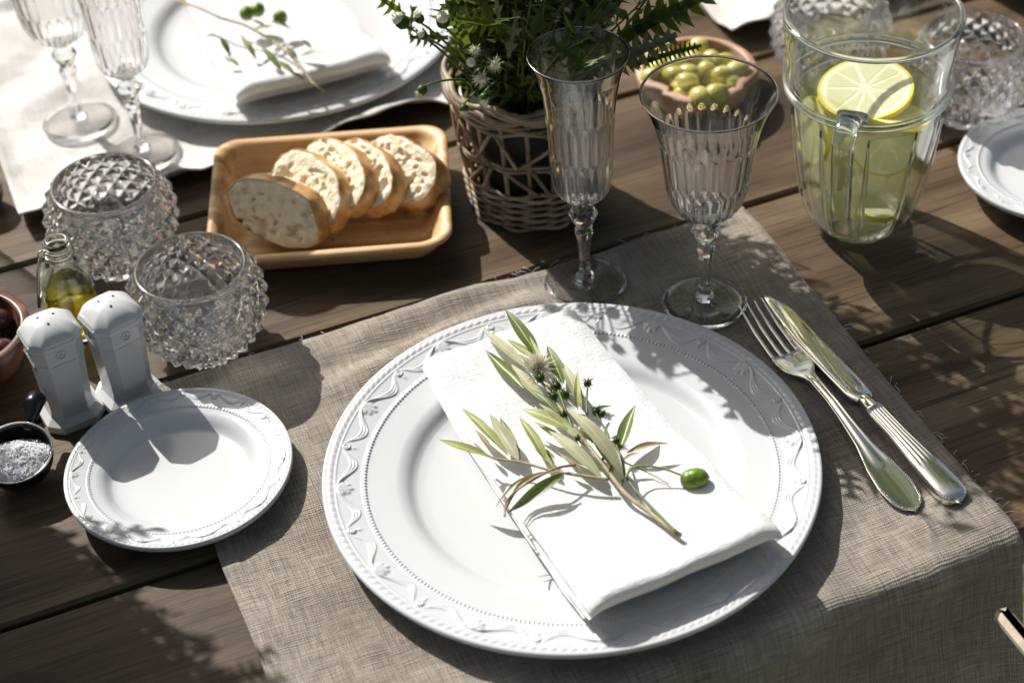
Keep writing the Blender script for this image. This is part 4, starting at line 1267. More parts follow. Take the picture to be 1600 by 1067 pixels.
for i, (dx, dy, dz) in enumerate(((0.026, -0.006, 0.022), (0.014, 0.012, 0.020), (0.008, -0.016, 0.020), (-0.010, 0.004, 0.020), (0.020, 0.020, 0.027))):
    mb = MB(); mb.ball((0, 0, 0), 0.0085, (14, 10), Matrix.Diagonal((1.15, 1, 0.95)))
    tag(mb.build('dark_olive', M['blackolive'], None, (wb.x + dx, wb.y + dy, dz)), 'brown olive inside the dark wooden bowl at the left edge', 'olive', 'brown olives in the dark bowl')
ol = at(1088, 118, 0.022)
olb = bowl_mesh(0.0475, 0.026, 0.0055, 0.028).build('olive_bowl', M['bowlwood'], None, (ol.x, ol.y, 0.0006)); tag(olb, 'pinkish wooden bowl filled with green olives behind the goblet', 'bowl')
pos = [(1065, 150), (1092, 153), (1075, 125), (1105, 124), (1130, 128), (1085, 97), (1112, 96), (1130, 100), (1150, 120), (1030, 110), (1045, 95), (1060, 103), (1090, 75), (1055, 128), (1120, 148), (1140, 142), (1018, 122), (1075, 140), (1100, 110)]
omesh = []
for k in range(3):
    mb = MB(); mb.ball((0, 0, 0), 0.0083, (16, 12), Matrix.Diagonal((1.0, 1.0, 1.22)), 0, 0.06); omesh.append(mb.mesh('green_olive', M['olive']))
OLAB = {(1090, 75): 'green olive highest at the back of the pinkish wooden bowl', (1018, 122): 'green olive leftmost in the pinkish wooden bowl', (1150, 120): 'green olive rightmost in the pinkish wooden bowl',
        (1065, 150): 'front left one of the two lowest green olives seen through the goblet', (1092, 153): 'front right one of the two lowest green olives seen through the goblet'}
for i, (u, v) in enumerate(pos):
    z = 0.029 if i % 3 else 0.024
    c = at(u, v, z)
    o = link('green_olive', omesh[i % 3], None, c); o.rotation_euler = (rng.random() * 3, rng.random() * 3, rng.random() * 3)
    tag(o, OLAB.get((u, v), 'green olive lying in the pinkish wooden bowl'), 'olive', 'green olives in the wooden bowl')
for i in range(8):
    a = i * 0.8; c = Vector((ol.x + 0.022 * math.cos(a), ol.y + 0.022 * math.sin(a), 0.0145))
    o = link('green_olive', omesh[i % 3], None, c); o.rotation_euler = (rng.random() * 3, rng.random() * 3, 0)
    tag(o, 'green olive lying in the pinkish wooden bowl', 'olive', 'green olives in the wooden bowl')

# dark object and greenish tumbler at the left edge
dk = at(-33, 306, 0.012)
mb = bowl_mesh(0.019, 0.018, 0.003, 0.011); tag(mb.build('small_bowl', M['darkwood'], None, (dk.x, dk.y, 0.0006)), 'small dark bowl just inside the left frame edge beside the pale mat', 'bowl')
tg_ = at(-80, 400, 0.0)
tu = MB()
tu.lathe([(0.020, 0.0), (0.028, 0.0006), (0.030, 0.004), (0.033, 0.030), (0.0365, 0.080), (0.0375, 0.098), (0.0368, 0.0995), (0.0355, 0.098), (0.0345, 0.080), (0.031, 0.030), (0.028, 0.012), (0.015, 0.010)], 72, fn=lambda i, a, r, z: r * (1 - (0.02 * abs(math.sin(a * 6)) if i < 5 else 0)))
tag(tu.build('glass_tumbler', M['pitch'], None, (tg_.x, tg_.y, 0.0006)), 'greenish glass tumbler cut by the left frame edge', 'glass')

# salt scoop
sp0 = at(33, 722, 0.012)
ss_ = thing('salt_scoop', 'small dark metal scoop holding white coarse salt, bottom left', 'scoop', (sp0.x, sp0.y, 0.0006), 0)
mb = MB()
rO = 0.0232
outp = [(rO * math.cos(a), 0.0225 + rO * 0.92 * math.sin(a)) for a in np.radians(np.linspace(-85, 8, 16))]
inp = [((rO - 0.0012) * math.cos(a), 0.0225 + (rO - 0.0012) * 0.92 * math.sin(a)) for a in np.radians(np.linspace(8, -85, 16))]
tilt = Matrix.Rotation(R(12), 3, 'X')
mb.lathe(outp + inp, 48, tilt)
mb.build('scoop_bowl', M['darkmetal'], ss_)
mb = MB(); mb.tube([tilt @ Vector((rO * 1.0 * math.cos(a), rO * math.sin(a), 0.0257)) for a in np.linspace(0, 2 * PI, 49)], 0.0007, 8)
mb.build('rim', M['silver'], ss_)
hd = (at(58, 622, 0.03) - Vector((sp0.x, sp0.y, 0)))
mb = MB(); mb.tube([tilt @ Vector((0.004, 0.0195, 0.0225)), Vector((0.006, 0.028, 0.026)), Vector((hd.x * 0.8, hd.y * 0.8, 0.030)), Vector((hd.x, hd.y, 0.030)), Vector((hd.x * 1.04, hd.y * 1.04, 0.030))], [0.003, 0.0042, 0.0065, 0.0065, 0.003], 12)
mb.build('handle', M['darkmetal'], ss_)
sa = MB()
for i in range(700):
    a = rng.random() * 2 * PI; r_ = 0.0226 * math.sqrt(rng.random())
    x, y = r_ * math.cos(a), r_ * math.sin(a)
    hgt = 0.0222 + 0.0068 * (1 - (r_ / 0.0228) ** 2) - 0.008 * max(0, y / 0.0228) + 0.0015 * nz(x * 150, y * 150)
    c = Vector((x, y, hgt - 0.0012 * rng.random() ** 2))
    s = 0.0005 + 0.0008 * rng.random() ** 2
    sa.box(c, (s * 1.3, s, s * 0.9), Matrix.Rotation(rng.random() * 3, 3, rv()))
sv = []
NR = 16
for i in range(NR):
    for j in range(32):
        r_ = 0.0228 * (i + 0.01) / (NR - 1); a = 2 * PI * j / 32; x, y = r_ * math.cos(a), r_ * math.sin(a)
        sv.append((x, y, 0.0215 + 0.0068 * (1 - (r_ / 0.0228) ** 2) - 0.008 * max(0, y / 0.0228) + 0.0015 * nz(x * 150, y * 150)))
sa.add(sv, [tuple(reversed(f)) for f in grid_mesh(sv, 32, NR, True)])
tag(sa.build('coarse_salt', M['salt'], None, (sp0.x, sp0.y - 0.0045, 0.0006)), 'white coarse salt crystals heaped in the dark scoop', 'salt', None, 'stuff')

# ------------------------------------------------------------------ bread tray and bread
tr0 = Vector((-0.1265, 1.1555, 0.0006))
def rrect(hx, hy, rad, n=10):
    P = []
    for cx_, cy_, a0_ in ((hx - rad, hy - rad, 0), (-hx + rad, hy - rad, PI / 2), (-hx + rad, -hy + rad, PI), (hx - rad, -hy + rad, 1.5 * PI)):
        for i in range(n): 
            a = a0_ + PI / 2 * i / (n - 1); P.append((cx_ + rad * math.cos(a), cy_ + rad * math.sin(a)))
    return P
HX, HY = 0.0885, 0.0765
def tring(ins, z, rad):
    q = rrect(HX - ins, HY - ins, max(0.004, rad))
    return [Vector((x, y, z - 0.0035 * ((y / HY) ** 2) * 0 + 0.0025 * (abs(x) / HX) ** 3 * (z / 0.024))) for x, y in q]
rings = [tring(0.030, 0.0, 0.012), tring(0.022, 0.0006, 0.014), tring(0.012, 0.008, 0.018), tring(0.003, 0.0205, 0.020), tring(0.0, 0.0235, 0.021), tring(0.0006, 0.0252, 0.021), tring(0.003, 0.0262, 0.020), tring(0.0065, 0.0256, 0.018), tring(0.0085, 0.0235, 0.017), tring(0.014, 0.0135, 0.016), tring(0.021, 0.0085, 0.014), tring(0.028, 0.0072, 0.012), tring(0.05, 0.0070, 0.010)]
tm = loft(rings); tm.sm = [True] * len(tm.sm)
tro = tag(tm.build('bread_tray', M['tray'], None, tr0), 'square honey coloured wooden tray with raised rim holding bread slices', 'tray')
tro.rotation_euler.z = R(1.0)
def bread(loc, along, tilt_, a, b_, th_, label, seed, roll=0.0):
    """oval slice: face normal leans back by tilt_; along = heading of the long axis on the table"""
    ax = Vector((math.cos(along), math.sin(along), 0)); nh = Vector((ax.y, -ax.x, 0))      # horizontal normal, towards the viewer
    nrm = nh * math.cos(tilt_) + Vector((0, 0, 1)) * math.sin(tilt_)
    upv = nrm.cross(ax)
    ax, upv = ax * math.cos(roll) + upv * math.sin(roll), upv * math.cos(roll) - ax * math.sin(roll)
    Mx = Matrix((ax, upv, nrm)).transposed()
    n = 56
    def shape(t):
        e = 1 + 0.13 * nz(math.cos(t) * 1.1 + seed, math.sin(t) * 1.1) + 0.03 * nz(math.cos(t) * 4 + seed, math.sin(t) * 4, 2)
        x = a * math.copysign(abs(math.cos(t)) ** 0.95, math.cos(t)) * e; y = b_ * math.copysign(abs(math.sin(t)) ** 0.9, math.sin(t)) * e
        if y < 0: y *= 0.82
        return x, y
    o = link('bread_slice', None, None, loc)
    crumb = MB(); V = []
    hol = [(rng.uniform(-0.8, 0.8), rng.uniform(-0.75, 0.7), rng.uniform(0.03, 0.07) + (0.10 * rng.random() if q_ < 7 else 0), rng.uniform(0.0015, 0.003) + (0.0025 if q_ < 7 else 0), rng.uniform(0, 3.1)) for q_ in range(46)]
    nr = 40; n = 104
    for side in (1, -1):
        V = []
        for i in range(nr):
            q = (i + 0.001) / (nr - 1) * 0.985
            for k in range(n):
                t = 2 * PI * k / n; x, y = shape(t)
                z = side * th_ / 2 + side * (0.0007 * nz(x * q * 160 + seed, y * q * 160, 1) + 0.0004 * nz(x * q * 420, y * q * 420 + seed, 3))
                if side > 0:
                    for hx, hy, hr, hd_, ho_ in hol:
                        ex, ey = x * q / a - hx, (y * q / b_ - hy) * 0.7
                        if abs(ex) > hr * 2 or abs(ey) > hr * 2: continue
                        co_, si_ = math.cos(ho_), math.sin(ho_)
                        dd = math.hypot((ex * co_ + ey * si_) * 0.6, (ey * co_ - ex * si_) * 1.3) / hr + 0.35 * nz(ex * 14, ey * 14, hx * 9)
                        if dd < 1: z -= hd_ * (1 - dd * dd)
                if q > 0.92: z -= side * 0.0008 * ((q - 0.92) / 0.065)
                V.append(Mx @ Vector((x * q, y * q, z)))
        F = grid_mesh(V, n, nr, True)
        crumb.add(V, F if side > 0 else [tuple(reversed(f)) for f in F])
    me = crumb.mesh('bread_slice', M['crumb'])
    o2 = bpy.data.objects.new('bread_slice', me); COL.objects.link(o2); o2.location = loc
    bpy.data.objects.remove(o)
    cr_ = MB(); V = []
    for i, (q, zz) in enumerate(((0.965, 0.475), (0.980, 0.492), (0.99, 0.47), (1.005, 0.30), (1.015, 0.1), (1.015, -0.1), (1.005, -0.30), (0.99, -0.47), (0.975, -0.495), (0.955, -0.465))):
        for k in range(n):
            t = 2 * PI * k / n; x, y = shape(t); 
            bp = 1 + 0.03 * nz(x * 70, y * 70, zz * 3 + seed) + 0.012 * nz(x * 300, y * 300, zz * 9 + seed)
            V.append(Mx @ Vector((x * q * bp, y * q * bp, zz * th_)))
    F = grid_mesh(V, n, 10, True)
    cr_.add(V, [tuple(reversed(f)) for f in F])
    cr_.build('crust', M['crust'], o2)
    tag(o2, label, 'bread', 'white bread slices on the tray')
    return o2
hd0 = R(-33)
for i, (u, v, z, al, ti, a_, b__, th_, lb) in enumerate((
        (437, 334, 0.031, R(-27), R(22), 0.0395, 0.0245, 0.018, 'front slice of white bread, shaded holey face towards the camera'),
        (488, 303, 0.032, R(-48), R(40), 0.0385, 0.0265, 0.016, 'second slice of white bread, tucked behind the front slice'),
        (528, 284, 0.0345, R(-56), R(42), 0.0370, 0.0275, 0.016, 'third slice of white bread in the row, middle of the loaf'),
        (570, 281, 0.033, R(-54), R(44), 0.036, 0.0265, 0.017, 'fourth slice of white bread in the row, beside the last slice'),
        (628, 276, 0.031, R(-38), R(50), 0.0345, 0.0265, 0.024, 'last slice of white bread, the thick one nearest the plant basket'))):
    bread(at(u, v, z), al, ti, a_, b__, th_, lb, i * 3.3, (-0.16, -0.10, 0.02, -0.12, -0.05)[i])

cm = MB()
for i in range(70):
    q = Vector((rng.uniform(-0.05, 0.058), rng.uniform(-0.046, 0.03), 0.0078)); s = 0.0004 + 0.0009 * rng.random() ** 2
    cm.ball(q, s, (6, 4), Matrix.Diagonal((1, 1.4, 0.8)), 0, 0.5)
tag(cm.build('bread_crumbs', M['crust'], None, tr0), 'loose bread crumbs scattered on the wooden tray', 'crumbs', None, 'stuff')
# ------------------------------------------------------------------ wicker basket with herb plant
BR, TR, BH = 0.0440, 0.0565, 0.112
def brad(z): return BR + (TR - BR) * (z / BH) ** 0.9
def make_basket(loc, label):
    t = thing('wicker_basket', label, 'basket', loc, 0, 'wicker plant baskets')
    def ringp(z, ph=0.0, amp=0.0, k=9, dr=0.0, n=73, za=0.0):
        return [((brad(z) + dr + amp * math.sin(k * a + ph)) * math.cos(a), (brad(z) + dr + amp * math.sin(k * a + ph)) * math.sin(a), z + za * math.sin(k * a + ph + 1.57) + 0.0008 * nz(math.cos(a) * 3 + ph, math.sin(a) * 3, z * 40)) for a in np.linspace(0, 2 * PI, n)]
    lm = MB(); lm.lathe([(BR - 0.006, 0.002), (brad(0.05) - 0.007, 0.05), (brad(0.10) - 0.007, 0.100)], 40, cap1=False); lm.build('liner', M['liner'], t)
    so = MB(); so.lathe([(brad(0.095) - 0.0075, 0.094), (0.02, 0.099)], 30, cap0=False); so.build('soil', M['soil'], t)
    for i in range(7):
        mb = MB(); mb.tube(ringp(0.103 + 0.0030 * (i % 4), i * 1.1, 0.0022, 7 + i % 2, 0.0005 * i, 97, 0.0020), 0.0021 + 0.0003 * (i % 2), 7, cap=False); mb.build('rim_strand', M['wicker'], t)
    for i in range(3):
        mb = MB(); mb.tube(ringp(0.0915 + 0.004 * i, i * 2.1, 0.0016, 8, 0.0, 97, 0.001), 0.0017, 6, cap=False); mb.build('weave_band', M['wicker'], t)
    for i in range(11):
        z = 0.0022 + 0.0032 * i
        mb = MB(); mb.tube(ringp(z, (i % 2) * PI, 0.0020, 9, 0.0008, 97, 0.0004), 0.0017, 6, cap=False); mb.build('weave_band', M['wicker'], t)
    for z in (0.0585, 0.0620):
        mb = MB(); mb.tube(ringp(z, 0, 0.0012, 9, 0.001, 97), 0.0013, 6, cap=False); mb.build('weave_band', M['wicker'], t)
    ns = 18
    for i in range(ns):
        a = 2 * PI * (i + 0.3) / ns
        mb = MB(); mb.tube([((brad(z) - 0.0008) * math.cos(a), (brad(z) - 0.0008) * math.sin(a), z) for z in np.linspace(0.001, 0.104, 8)], 0.0018, 6); mb.build('stake', M['wicker'], t)
    for lo_, hi in ((0.036, 0.0585), (0.062, 0.0905)):
        for i in range(ns):
            a0 = 2 * PI * (i + 0.3) / ns; a1 = 2 * PI * (i + 1.3) / ns
            if rng.random() < 0.45: a0, a1 = a1, a0
            a0 += 0.10 * rng.normal(); a1 += 0.10 * rng.normal()
            mb = MB(); mb.tube([((brad(z) + 0.0022) * math.cos(a0 + (a1 - a0) * f), (brad(z) + 0.0022) * math.sin(a0 + (a1 - a0) * f), z) for f, z in zip(np.linspace(0, 1, 6), np.linspace(lo_, hi, 6))], 0.0015, 6)
            mb.build('diagonal_strut', M['wicker'], t)
    return t
b1p = Vector((0.0235, 1.1690, 0.0006))
basket = make_basket(b1p, 'round wicker plant basket standing behind the flute glass')

def lobed_leaf(mb, base, tip, normal, wid, nl=7, mi=0, bend=0.05, lobe=0.42, droop=0.0):
    """pinnately cut leaf: a rachis with pointed lobes both sides"""
    base = Vector(base); tip = Vector(tip); d = tip - base; L = d.length; d.normalize()
    nn = Vector(normal); s = d.cross(nn); s = s.normalized() if s.length > 1e-6 else d.orthogonal().normalized(); q = s.cross(d)
    def C(t, y=0.0, h=0.0): return base + d * (L * t) + q * (bend * L * math.sin(PI * t) - droop * L * t * t + h) + s * y
    V = []
    for i in range(9):
        t = i / 8; hw = wid * 0.10 * (1 - 0.75 * t) + wid * 0.05 * (t > 0.15)
        V += [C(t, -hw, hw * 0.4), C(t), C(t, hw, hw * 0.4)]
    mb.add(V, grid_mesh(V, 3, 9), mi, True)
    for i in range(nl):
        t0 = 0.22 + 0.70 * i / (nl - 1)
        ln = wid * 0.5 * (math.sin(PI * min(1, (t0 - 0.02))) ** 0.6) * (0.9 + 0.2 * rng.random())
        bw = 0.70 / nl * lobe
        for sg in (-1, 1):
            tt = t0 + 0.012 * sg
            P = [C(tt - bw, 0), C(tt - bw * 0.2, sg * ln * 0.55, ln * 0.10), C(tt + bw * 1.6, sg * ln, ln * 0.05), C(tt + bw * 1.3, sg * ln * 0.5, ln * 0.14), C(tt + bw, 0)]
            mb.add(P, [(0, 1, 3, 4), (1, 2, 3)] if sg > 0 else [(4, 3, 1, 0), (3, 2, 1)], mi, True)

def bud(par, org, p, d, r, white=True, grp='flower_bud'):
    d = d.normalized(); Mx = d.to_track_quat('Z', 'Y').to_matrix()
    mb = MB(); mb.lathe([(r * 0.35, -r * 1.0), (r * 0.75, -r * 0.6), (r * 0.8, 0), (r * 0.6, r * 0.3)], 10, Mx, p - org); spiky(mb, p - org, r * 1.1, 12, r * 0.12, d, 0.9)
    o = mb.build('flower', M['herb'], par)
    mb = MB()
    if white:
        mb.lathe([(r * 0.62, 0), (r * 0.70, r * 0.4), (r * 0.55, r * 0.8), (r * 0.25, r * 1.0)], 12, Mx, p - org)
        spiky(mb, p - org + d * r * 0.5, r * 0.85, 70, r * 0.11, d, 0.7)
    else:
        spiky(mb, p - org + d * r * 0.3, r * 1.15, 60, r * 0.10, d, 0.7); mb.ball(p - org + d * r * 0.4, r * 0.5, (8, 6))
    mb.build('petals', M['petal_white' if white else 'petal'], o)

def make_plant(loc, label, hero=True, height=0.20, spread=0.085, nstem=95, seed=1, lean=0.0, keep=None):
    global rng
    rng = np.random.default_rng(seed)
    org = Vector(loc) + Vector((0, 0, 0.097))
    t = thing('herb_plant', label, 'plant', org, 0, 'potted herb plants')
    fol = MB(); stm = MB()
    for i in range(nstem):
        a = rng.random() * 2 * PI; r0 = 0.040 * math.sqrt(rng.random())
        b0 = Vector((r0 * math.cos(a), r0 * math.sin(a), 0))
        a2 = a + rng.normal() * 0.5
        out = spread * (0.3 + 0.8 * rng.random()) * (0.4 + r0 / 0.04 * 0.7)
        hh = height * (0.45 + 0.6 * rng.random()) * (1.05 - 0.35 * r0 / 0.04)
        e = b0 + Vector((out * math.cos(a2), out * math.sin(a2), hh))
        mid_ = (b0 + e) / 2 + Vector((rng.normal() * 0.006, rng.normal() * 0.006, 0.012))
        P = [b0 * (1 - s_) ** 2 + 2 * mid_ * s_ * (1 - s_) + e * s_ * s_ for s_ in np.linspace(0, 1, 7)]
        if lean:
            e += Vector((0.788, 0.615, 0)) * lean * max(0, e.z / height - 0.25)
            P = [b0 * (1 - s_) ** 2 + 2 * mid_ * s_ * (1 - s_) + e * s_ * s_ for s_ in np.linspace(0, 1, 7)]
        if keep and not keep(e): continue
        kind = rng.random()
        stm.tube(P, [0.0011 - 0.0006 * k / 6 for k in range(7)], 5)
        nl = int(14 + 12 * rng.random() + 30 * max(0, hh - 0.15))
        for k in range(nl):
            s_ = 0.08 + 0.92 * k / nl
            p = b0 * (1 - s_) ** 2 + 2 * mid_ * s_ * (1 - s_) + e * s_ * s_
            ang = k * 2.4 + rng.random()
            d = Vector((math.cos(ang), math.sin(ang), 0.35 + 0.5 * rng.random()))
            if kind < 0.55:
                leaf_quad(fol, p, d, Vector((rng.normal() * 0.4, rng.normal() * 0.4, 1)), 0.013 + 0.010 * rng.random(), 0.0055 + 0.002 * rng.random(), 0 if rng.random() < 0.65 else 1)
            elif kind < 0.85:
                for q_ in range(3):
                    leaf_quad(fol, p + d * 0.003 * q_, d + rv() * 0.6, Vector((rng.normal() * 0.5, rng.normal() * 0.5, 1)), 0.010 + 0.006 * rng.random(), 0.0024, 0 if rng.random() < 0.7 else 1)
            elif k % 3 == 0:
                lobed_leaf(fol, p, p + d.normalized() * (0.03 + 0.03 * rng.random()), Vector((rng.normal() * 0.3, rng.normal() * 0.3, 1)), 0.020, 5, 0 if rng.random() < 0.6 else 2, 0.06)
    stm.build('stems', M['stem'], t)
    fo = fol.build('foliage', [M['herb'], M['herb_light'], M['herb_grey']], t); fo['kind'] = 'stuff'
    # soft undergrowth hiding the soil
    ug = MB()
    for i in range(700):
        a = rng.random() * 2 * PI; r_ = 0.047 * math.sqrt(rng.random())
        leaf_quad(ug, Vector((r_ * math.cos(a), r_ * math.sin(a), 0.004 + 0.045 * rng.random())), rv() + Vector((0, 0, 0.5)), rv(), 0.014, 0.005, 0 if rng.random() < 0.8 else 1)
    uo = ug.build('undergrowth', [M['herb'], M['herb_light']], t); uo['kind'] = 'stuff'
    return t, org
pl1, po1 = make_plant(b1p, 'bushy flowering herb with cut leaves growing in the basket behind the flute', True, 0.31, 0.115, 340, 5, 0.07, lambda e: -0.050 - 2.0 * max(0, 0.085 - e.z) < e.x * 0.788 + e.y * 0.615 < 0.085)
def hero_leaf(b, t_, y, wpx, m_, nl=7, normal=(0, -0.6, 0.8), bend=0.05, lobe=0.42, dy=0.0):
    mb = MB(); B = at_y(b[0], b[1], y); T = at_y(t_[0], t_[1], y + dy)
    lobed_leaf(mb, B - po1, T - po1, Vector(normal), wpx / 2480, nl, 0, bend, lobe)
    mb.build('leaf', M[m_], pl1)
hero_leaf((850, 78), (964, 8), 1.09, 62, 'herb_grey', 6, bend=-0.02)
hero_leaf((893, 122), (1058, 55), 1.09, 70, 'herb_grey', 8, bend=-0.04)
hero_leaf((968, 62), (1110, -8), 1.13, 92, 'herb', 6, lobe=0.5)
hero_leaf((1005, 30), (1075, 22), 1.12, 50, 'herb', 4)
hero_leaf((985, 105), (1096, 72), 1.10, 40, 'herb', 12, lobe=0.3)
hero_leaf((800, 45), (712, 30), 1.10, 52, 'herb_light', 6)
hero_leaf((632, 25), (585, -8), 1.13, 44, 'herb_light', 4)
hero_leaf((640, 55), (646, 12), 1.13, 26, 'herb_grey', 3)
hero_leaf((830, 60), (868, -20), 1.10, 70, 'herb', 6)
hero_leaf((900, 40), (945, -45), 1.12, 90, 'herb', 6)
hero_leaf((760, 40), (750, -40), 1.12, 60, 'herb', 6)
hero_leaf((730, 70), (700, -10), 1.12, 60, 'herb', 6)
hero_leaf((780, 30), (770, -30), 1.10, 30, 'herb_grey', 3)
hero_leaf((795, 90), (808, 20), 1.10, 34, 'herb_grey', 3)
hero_leaf((940, 90), (1040, 25), 1.14, 70, 'herb', 6)
hero_leaf((700, 60), (640, 60), 1.13, 40, 'herb', 5)
hero_leaf((935, 110), (1010, 95), 1.12, 40, 'herb_light', 6)
for (u, v, y, wht, r_, d) in ((626, 33, 1.12, True, 0.0062, (-0.6, 0, 0.7)), (692, 32, 1.11, True, 0.0060, (0, -0.3, 1)), (742, 79, 1.09, False, 0.0052, (0, -0.9, 0.4)), (773, 101, 1.09, False, 0.0066, (0.2, -0.9, 0.5)),
        (736, 98, 1.095, True, 0.0045, (0, -0.6, 0.4)), (660, 55, 1.12, True, 0.0040, (-0.4, -0.3, 0.6)), (868, 30, 1.10, False, 0.006, (0, -0.6, 0.8)), (882, 80, 1.10, False, 0.0055, (0, -0.8, 0.5)), (885, 15, 1.10, False, 0.006, (0.2, -0.5, 0.8)),
        (655, 28, 1.12, False, 0.0042, (-0.2, 0, 1)), (658, 143, 1.11, False, 0.0046, (-0.6, -0.4, -0.6)), (757, 155, 1.10, False, 0.0045, (0, -0.8, -0.5)), (725, 172, 1.10, False, 0.0040, (0, -0.8, -0.6)), (752, 120, 1.095, False, 0.0075, (0, -0.9, 0.2)), (908, 20, 1.10, False, 0.004, (0, -0.6, 0.8))):
    p = at_y(u, v, y); dv = Vector(d)
    bud(pl1, po1, p, dv, r_, wht)
    mb = MB(); b0 = Vector((b1p.x + (p.x - b1p.x) * 0.45, b1p.y - 0.02, 0.115)) - po1; e = p - po1 - dv.normalized() * r_
    md = (b0 + e) / 2 + Vector((0, -0.008, 0.014))
    mb.tube([b0 * (1 - s) ** 2 + 2 * md * s * (1 - s) + e * s * s for s in np.linspace(0, 1, 8)], [0.0011 - 0.0004 * k / 7 for k in range(8)], 6)
    mb.build('stem', M['stem'], pl1)
# second planted basket, and an unseen third added to shade the left end
b2p = at(1528, -8, 0.0) + Vector((0.035, 0.040, 0.0006))
dup(basket, b2p, 0.6, 'round wicker plant basket in the top right corner behind the crystal bowl')
b3p = Vector((-0.500, 1.000, 0.0006))
dup(basket, b3p, 1.1, 'unseen round wicker basket added under the shading herb beside the green tumbler')
pl2 = make_plant(b2p, 'bushy herb growing in the basket in the top right corner', False, 0.20, 0.09, 60, 9)
pl3 = make_plant(b3p, 'unseen bushy herb added to shade the left end of the table', False, 0.38, 0.17, 620, 12, 0.0, lambda e: e.x * 0.788 + e.y * 0.615 < (0.02 if e.z < 0.19 else 0.092))

# ------------------------------------------------------------------ pitcher of lemon water
pc = Vector((0.256, 1.1125, 0.0006))
PRF = [(0.0280, 0.0), (0.0300, 0.0010), (0.0310, 0.0040), (0.0345, 0.0115), (0.0390, 0.0230), (0.0425, 0.0380), (0.0455, 0.0560), (0.0490, 0.080), (0.0520, 0.104), (0.0535, 0.1160)]
NP = 10
pth = thing('glass_pitcher', 'large panelled glass pitcher of lemon water with strap handle', 'pitcher', pc, 0)
pitch_rot = R(9)
def panel(a, r, z, s=1.0):
    # flat panels low down, round near the top
    f = max(0, min(1, (0.112 - z) / 0.05)) * s
    q = ((a - pitch_rot) % (2 * PI / NP)) - PI / NP
    flat = math.cos(PI / NP) / math.cos(q)
    sc_ = 1.0 / math.cos(PI / NP * 0.5)
    return r * ((1 - f) + f * flat * sc_)
def collar_f(a): return 0.5 + 0.5 * math.cos(a * NP)
zs = np.linspace(0, 1, 40)
lo_prof = smooth_prof(PRF, 46)
lo_prof[0] = (0.0280, 0.0)
up_prof = [(0.0552, 0.1180), (0.0560, 0.1205), (0.0556, 0.1230), (0.0560, 0.135), (0.0575, 0.150), (0.0592, 0.163), (0.0600, 0.168), (0.0600, 0.1712), (0.0590, 0.1728), (0.0574, 0.1722), (0.0566, 0.168), (0.0556, 0.155), (0.0535, 0.135), (0.0520, 0.120)]
in_prof = [(max(0.010, r_ - (0.0030 if z > 0.02 else 0.0040)), max(z, 0.0125)) for r_, z in lo_prof[::-1] if z > 0.0110]
prof = lo_prof + up_prof + in_prof + [(0.016, 0.0112), (0.006, 0.0108)]
nlo = len(lo_prof)
def pfn(i, a, r_, z):
    if i < nlo: r_ = panel(a, r_, z)
    elif i >= nlo + len(up_prof): r_ = panel(a, r_, z, 0.5)
    # pouring lip at the back right
    da = ((a - R(75) + PI) % (2 * PI)) - PI
    if z > 0.145: r_ += 0.010 * math.exp(-(da / 0.22) ** 2) * ((z - 0.145) / 0.028) ** 1.5
    return r_
mb = MB(); mb.lathe(prof, NP * 12, fn=pfn); mb.build('body', M['pitch'], pth)
mb = MB(); mb.tube([(0.0585 * math.cos(a) * (1 + 0.17 * math.exp(-((((a - R(75) + PI) % (2 * PI)) - PI) / 0.22) ** 2)), 0.0585 * math.sin(a) * (1 + 0.17 * math.exp(-((((a - R(75) + PI) % (2 * PI)) - PI) / 0.22) ** 2)), 0.1738) for a in np.linspace(0, 2 * PI, 97)], 0.0021, 10, cap=False)
mb.build('rim', M['pitch_solid'], pth)
for z_, r_, t_ in ((0.1180, 0.0562, 0.0018), (0.1225, 0.0574, 0.0012)):
    mb = MB(); mb.tube([(r_ * math.cos(a), r_ * math.sin(a), z_) for a in np.linspace(0, 2 * PI, 97)], t_, 8, cap=False); mb.build('ledge', M['pitch_solid'], pth)
mb = MB(); mb.lathe([(0.0262, 0.0003), (0.0292, 0.0012), (0.0303, 0.0042), (0.0325, 0.0090), (0.0322, 0.0104), (0.010, 0.0100)], NP * 2, fn=lambda i, a, r_, z: panel(a, r_, z, 0.9), smooth=False); mb.build('base', M['pitch_solid'], pth)
for k in range(NP):
    a = pitch_rot + 2 * PI * k / NP
    mb = MB(); mb.tube([((rr_ + 0.0012) * math.cos(a), (rr_ + 0.0012) * math.sin(a), zz_) for rr_, zz_ in [(q[0] / math.cos(PI / NP * 0.5) , q[1]) for q in lo_prof if 0.006 < q[1] < 0.112][::3]], [0.0008 + 0.0011 * math.sin(PI * min(1, i / 12)) for i in range(len([q for q in lo_prof if 0.006 < q[1] < 0.112][::3]))], 6)
    mb.build('panel_rib', M['pitch_solid'], pth)
ha = R(-112)
hx = Vector((math.cos(ha), math.sin(ha), 0)); hs_ = Vector((-hx.y, hx.x, 0))
def hp(r_, z): return hx * r_ + Vector((0, 0, z))
path = [hp(0.0535, 0.1255), hp(0.0640, 0.1285), hp(0.0745, 0.1270), hp(0.0800, 0.1200), hp(0.0800, 0.1080), hp(0.0770, 0.090), hp(0.0725, 0.070), hp(0.0670, 0.050), hp(0.0600, 0.036), hp(0.0520, 0.0285), hp(0.0420, 0.0270)]
def spline(P, m=5):
    Q = []
    for i in range(len(P) - 1):
        a, b_, c_, d_ = P[max(i - 1, 0)], P[i], P[i + 1], P[min(i + 2, len(P) - 1)]
        for k in range(m):
            t = k / m; Q.append(0.5 * ((2 * b_) + (c_ - a) * t + (2 * a - 5 * b_ + 4 * c_ - d_) * t * t + (3 * b_ - a - 3 * c_ + d_) * t ** 3))
    return Q + [P[-1]]
hq = spline(path)
V = []; n = 20
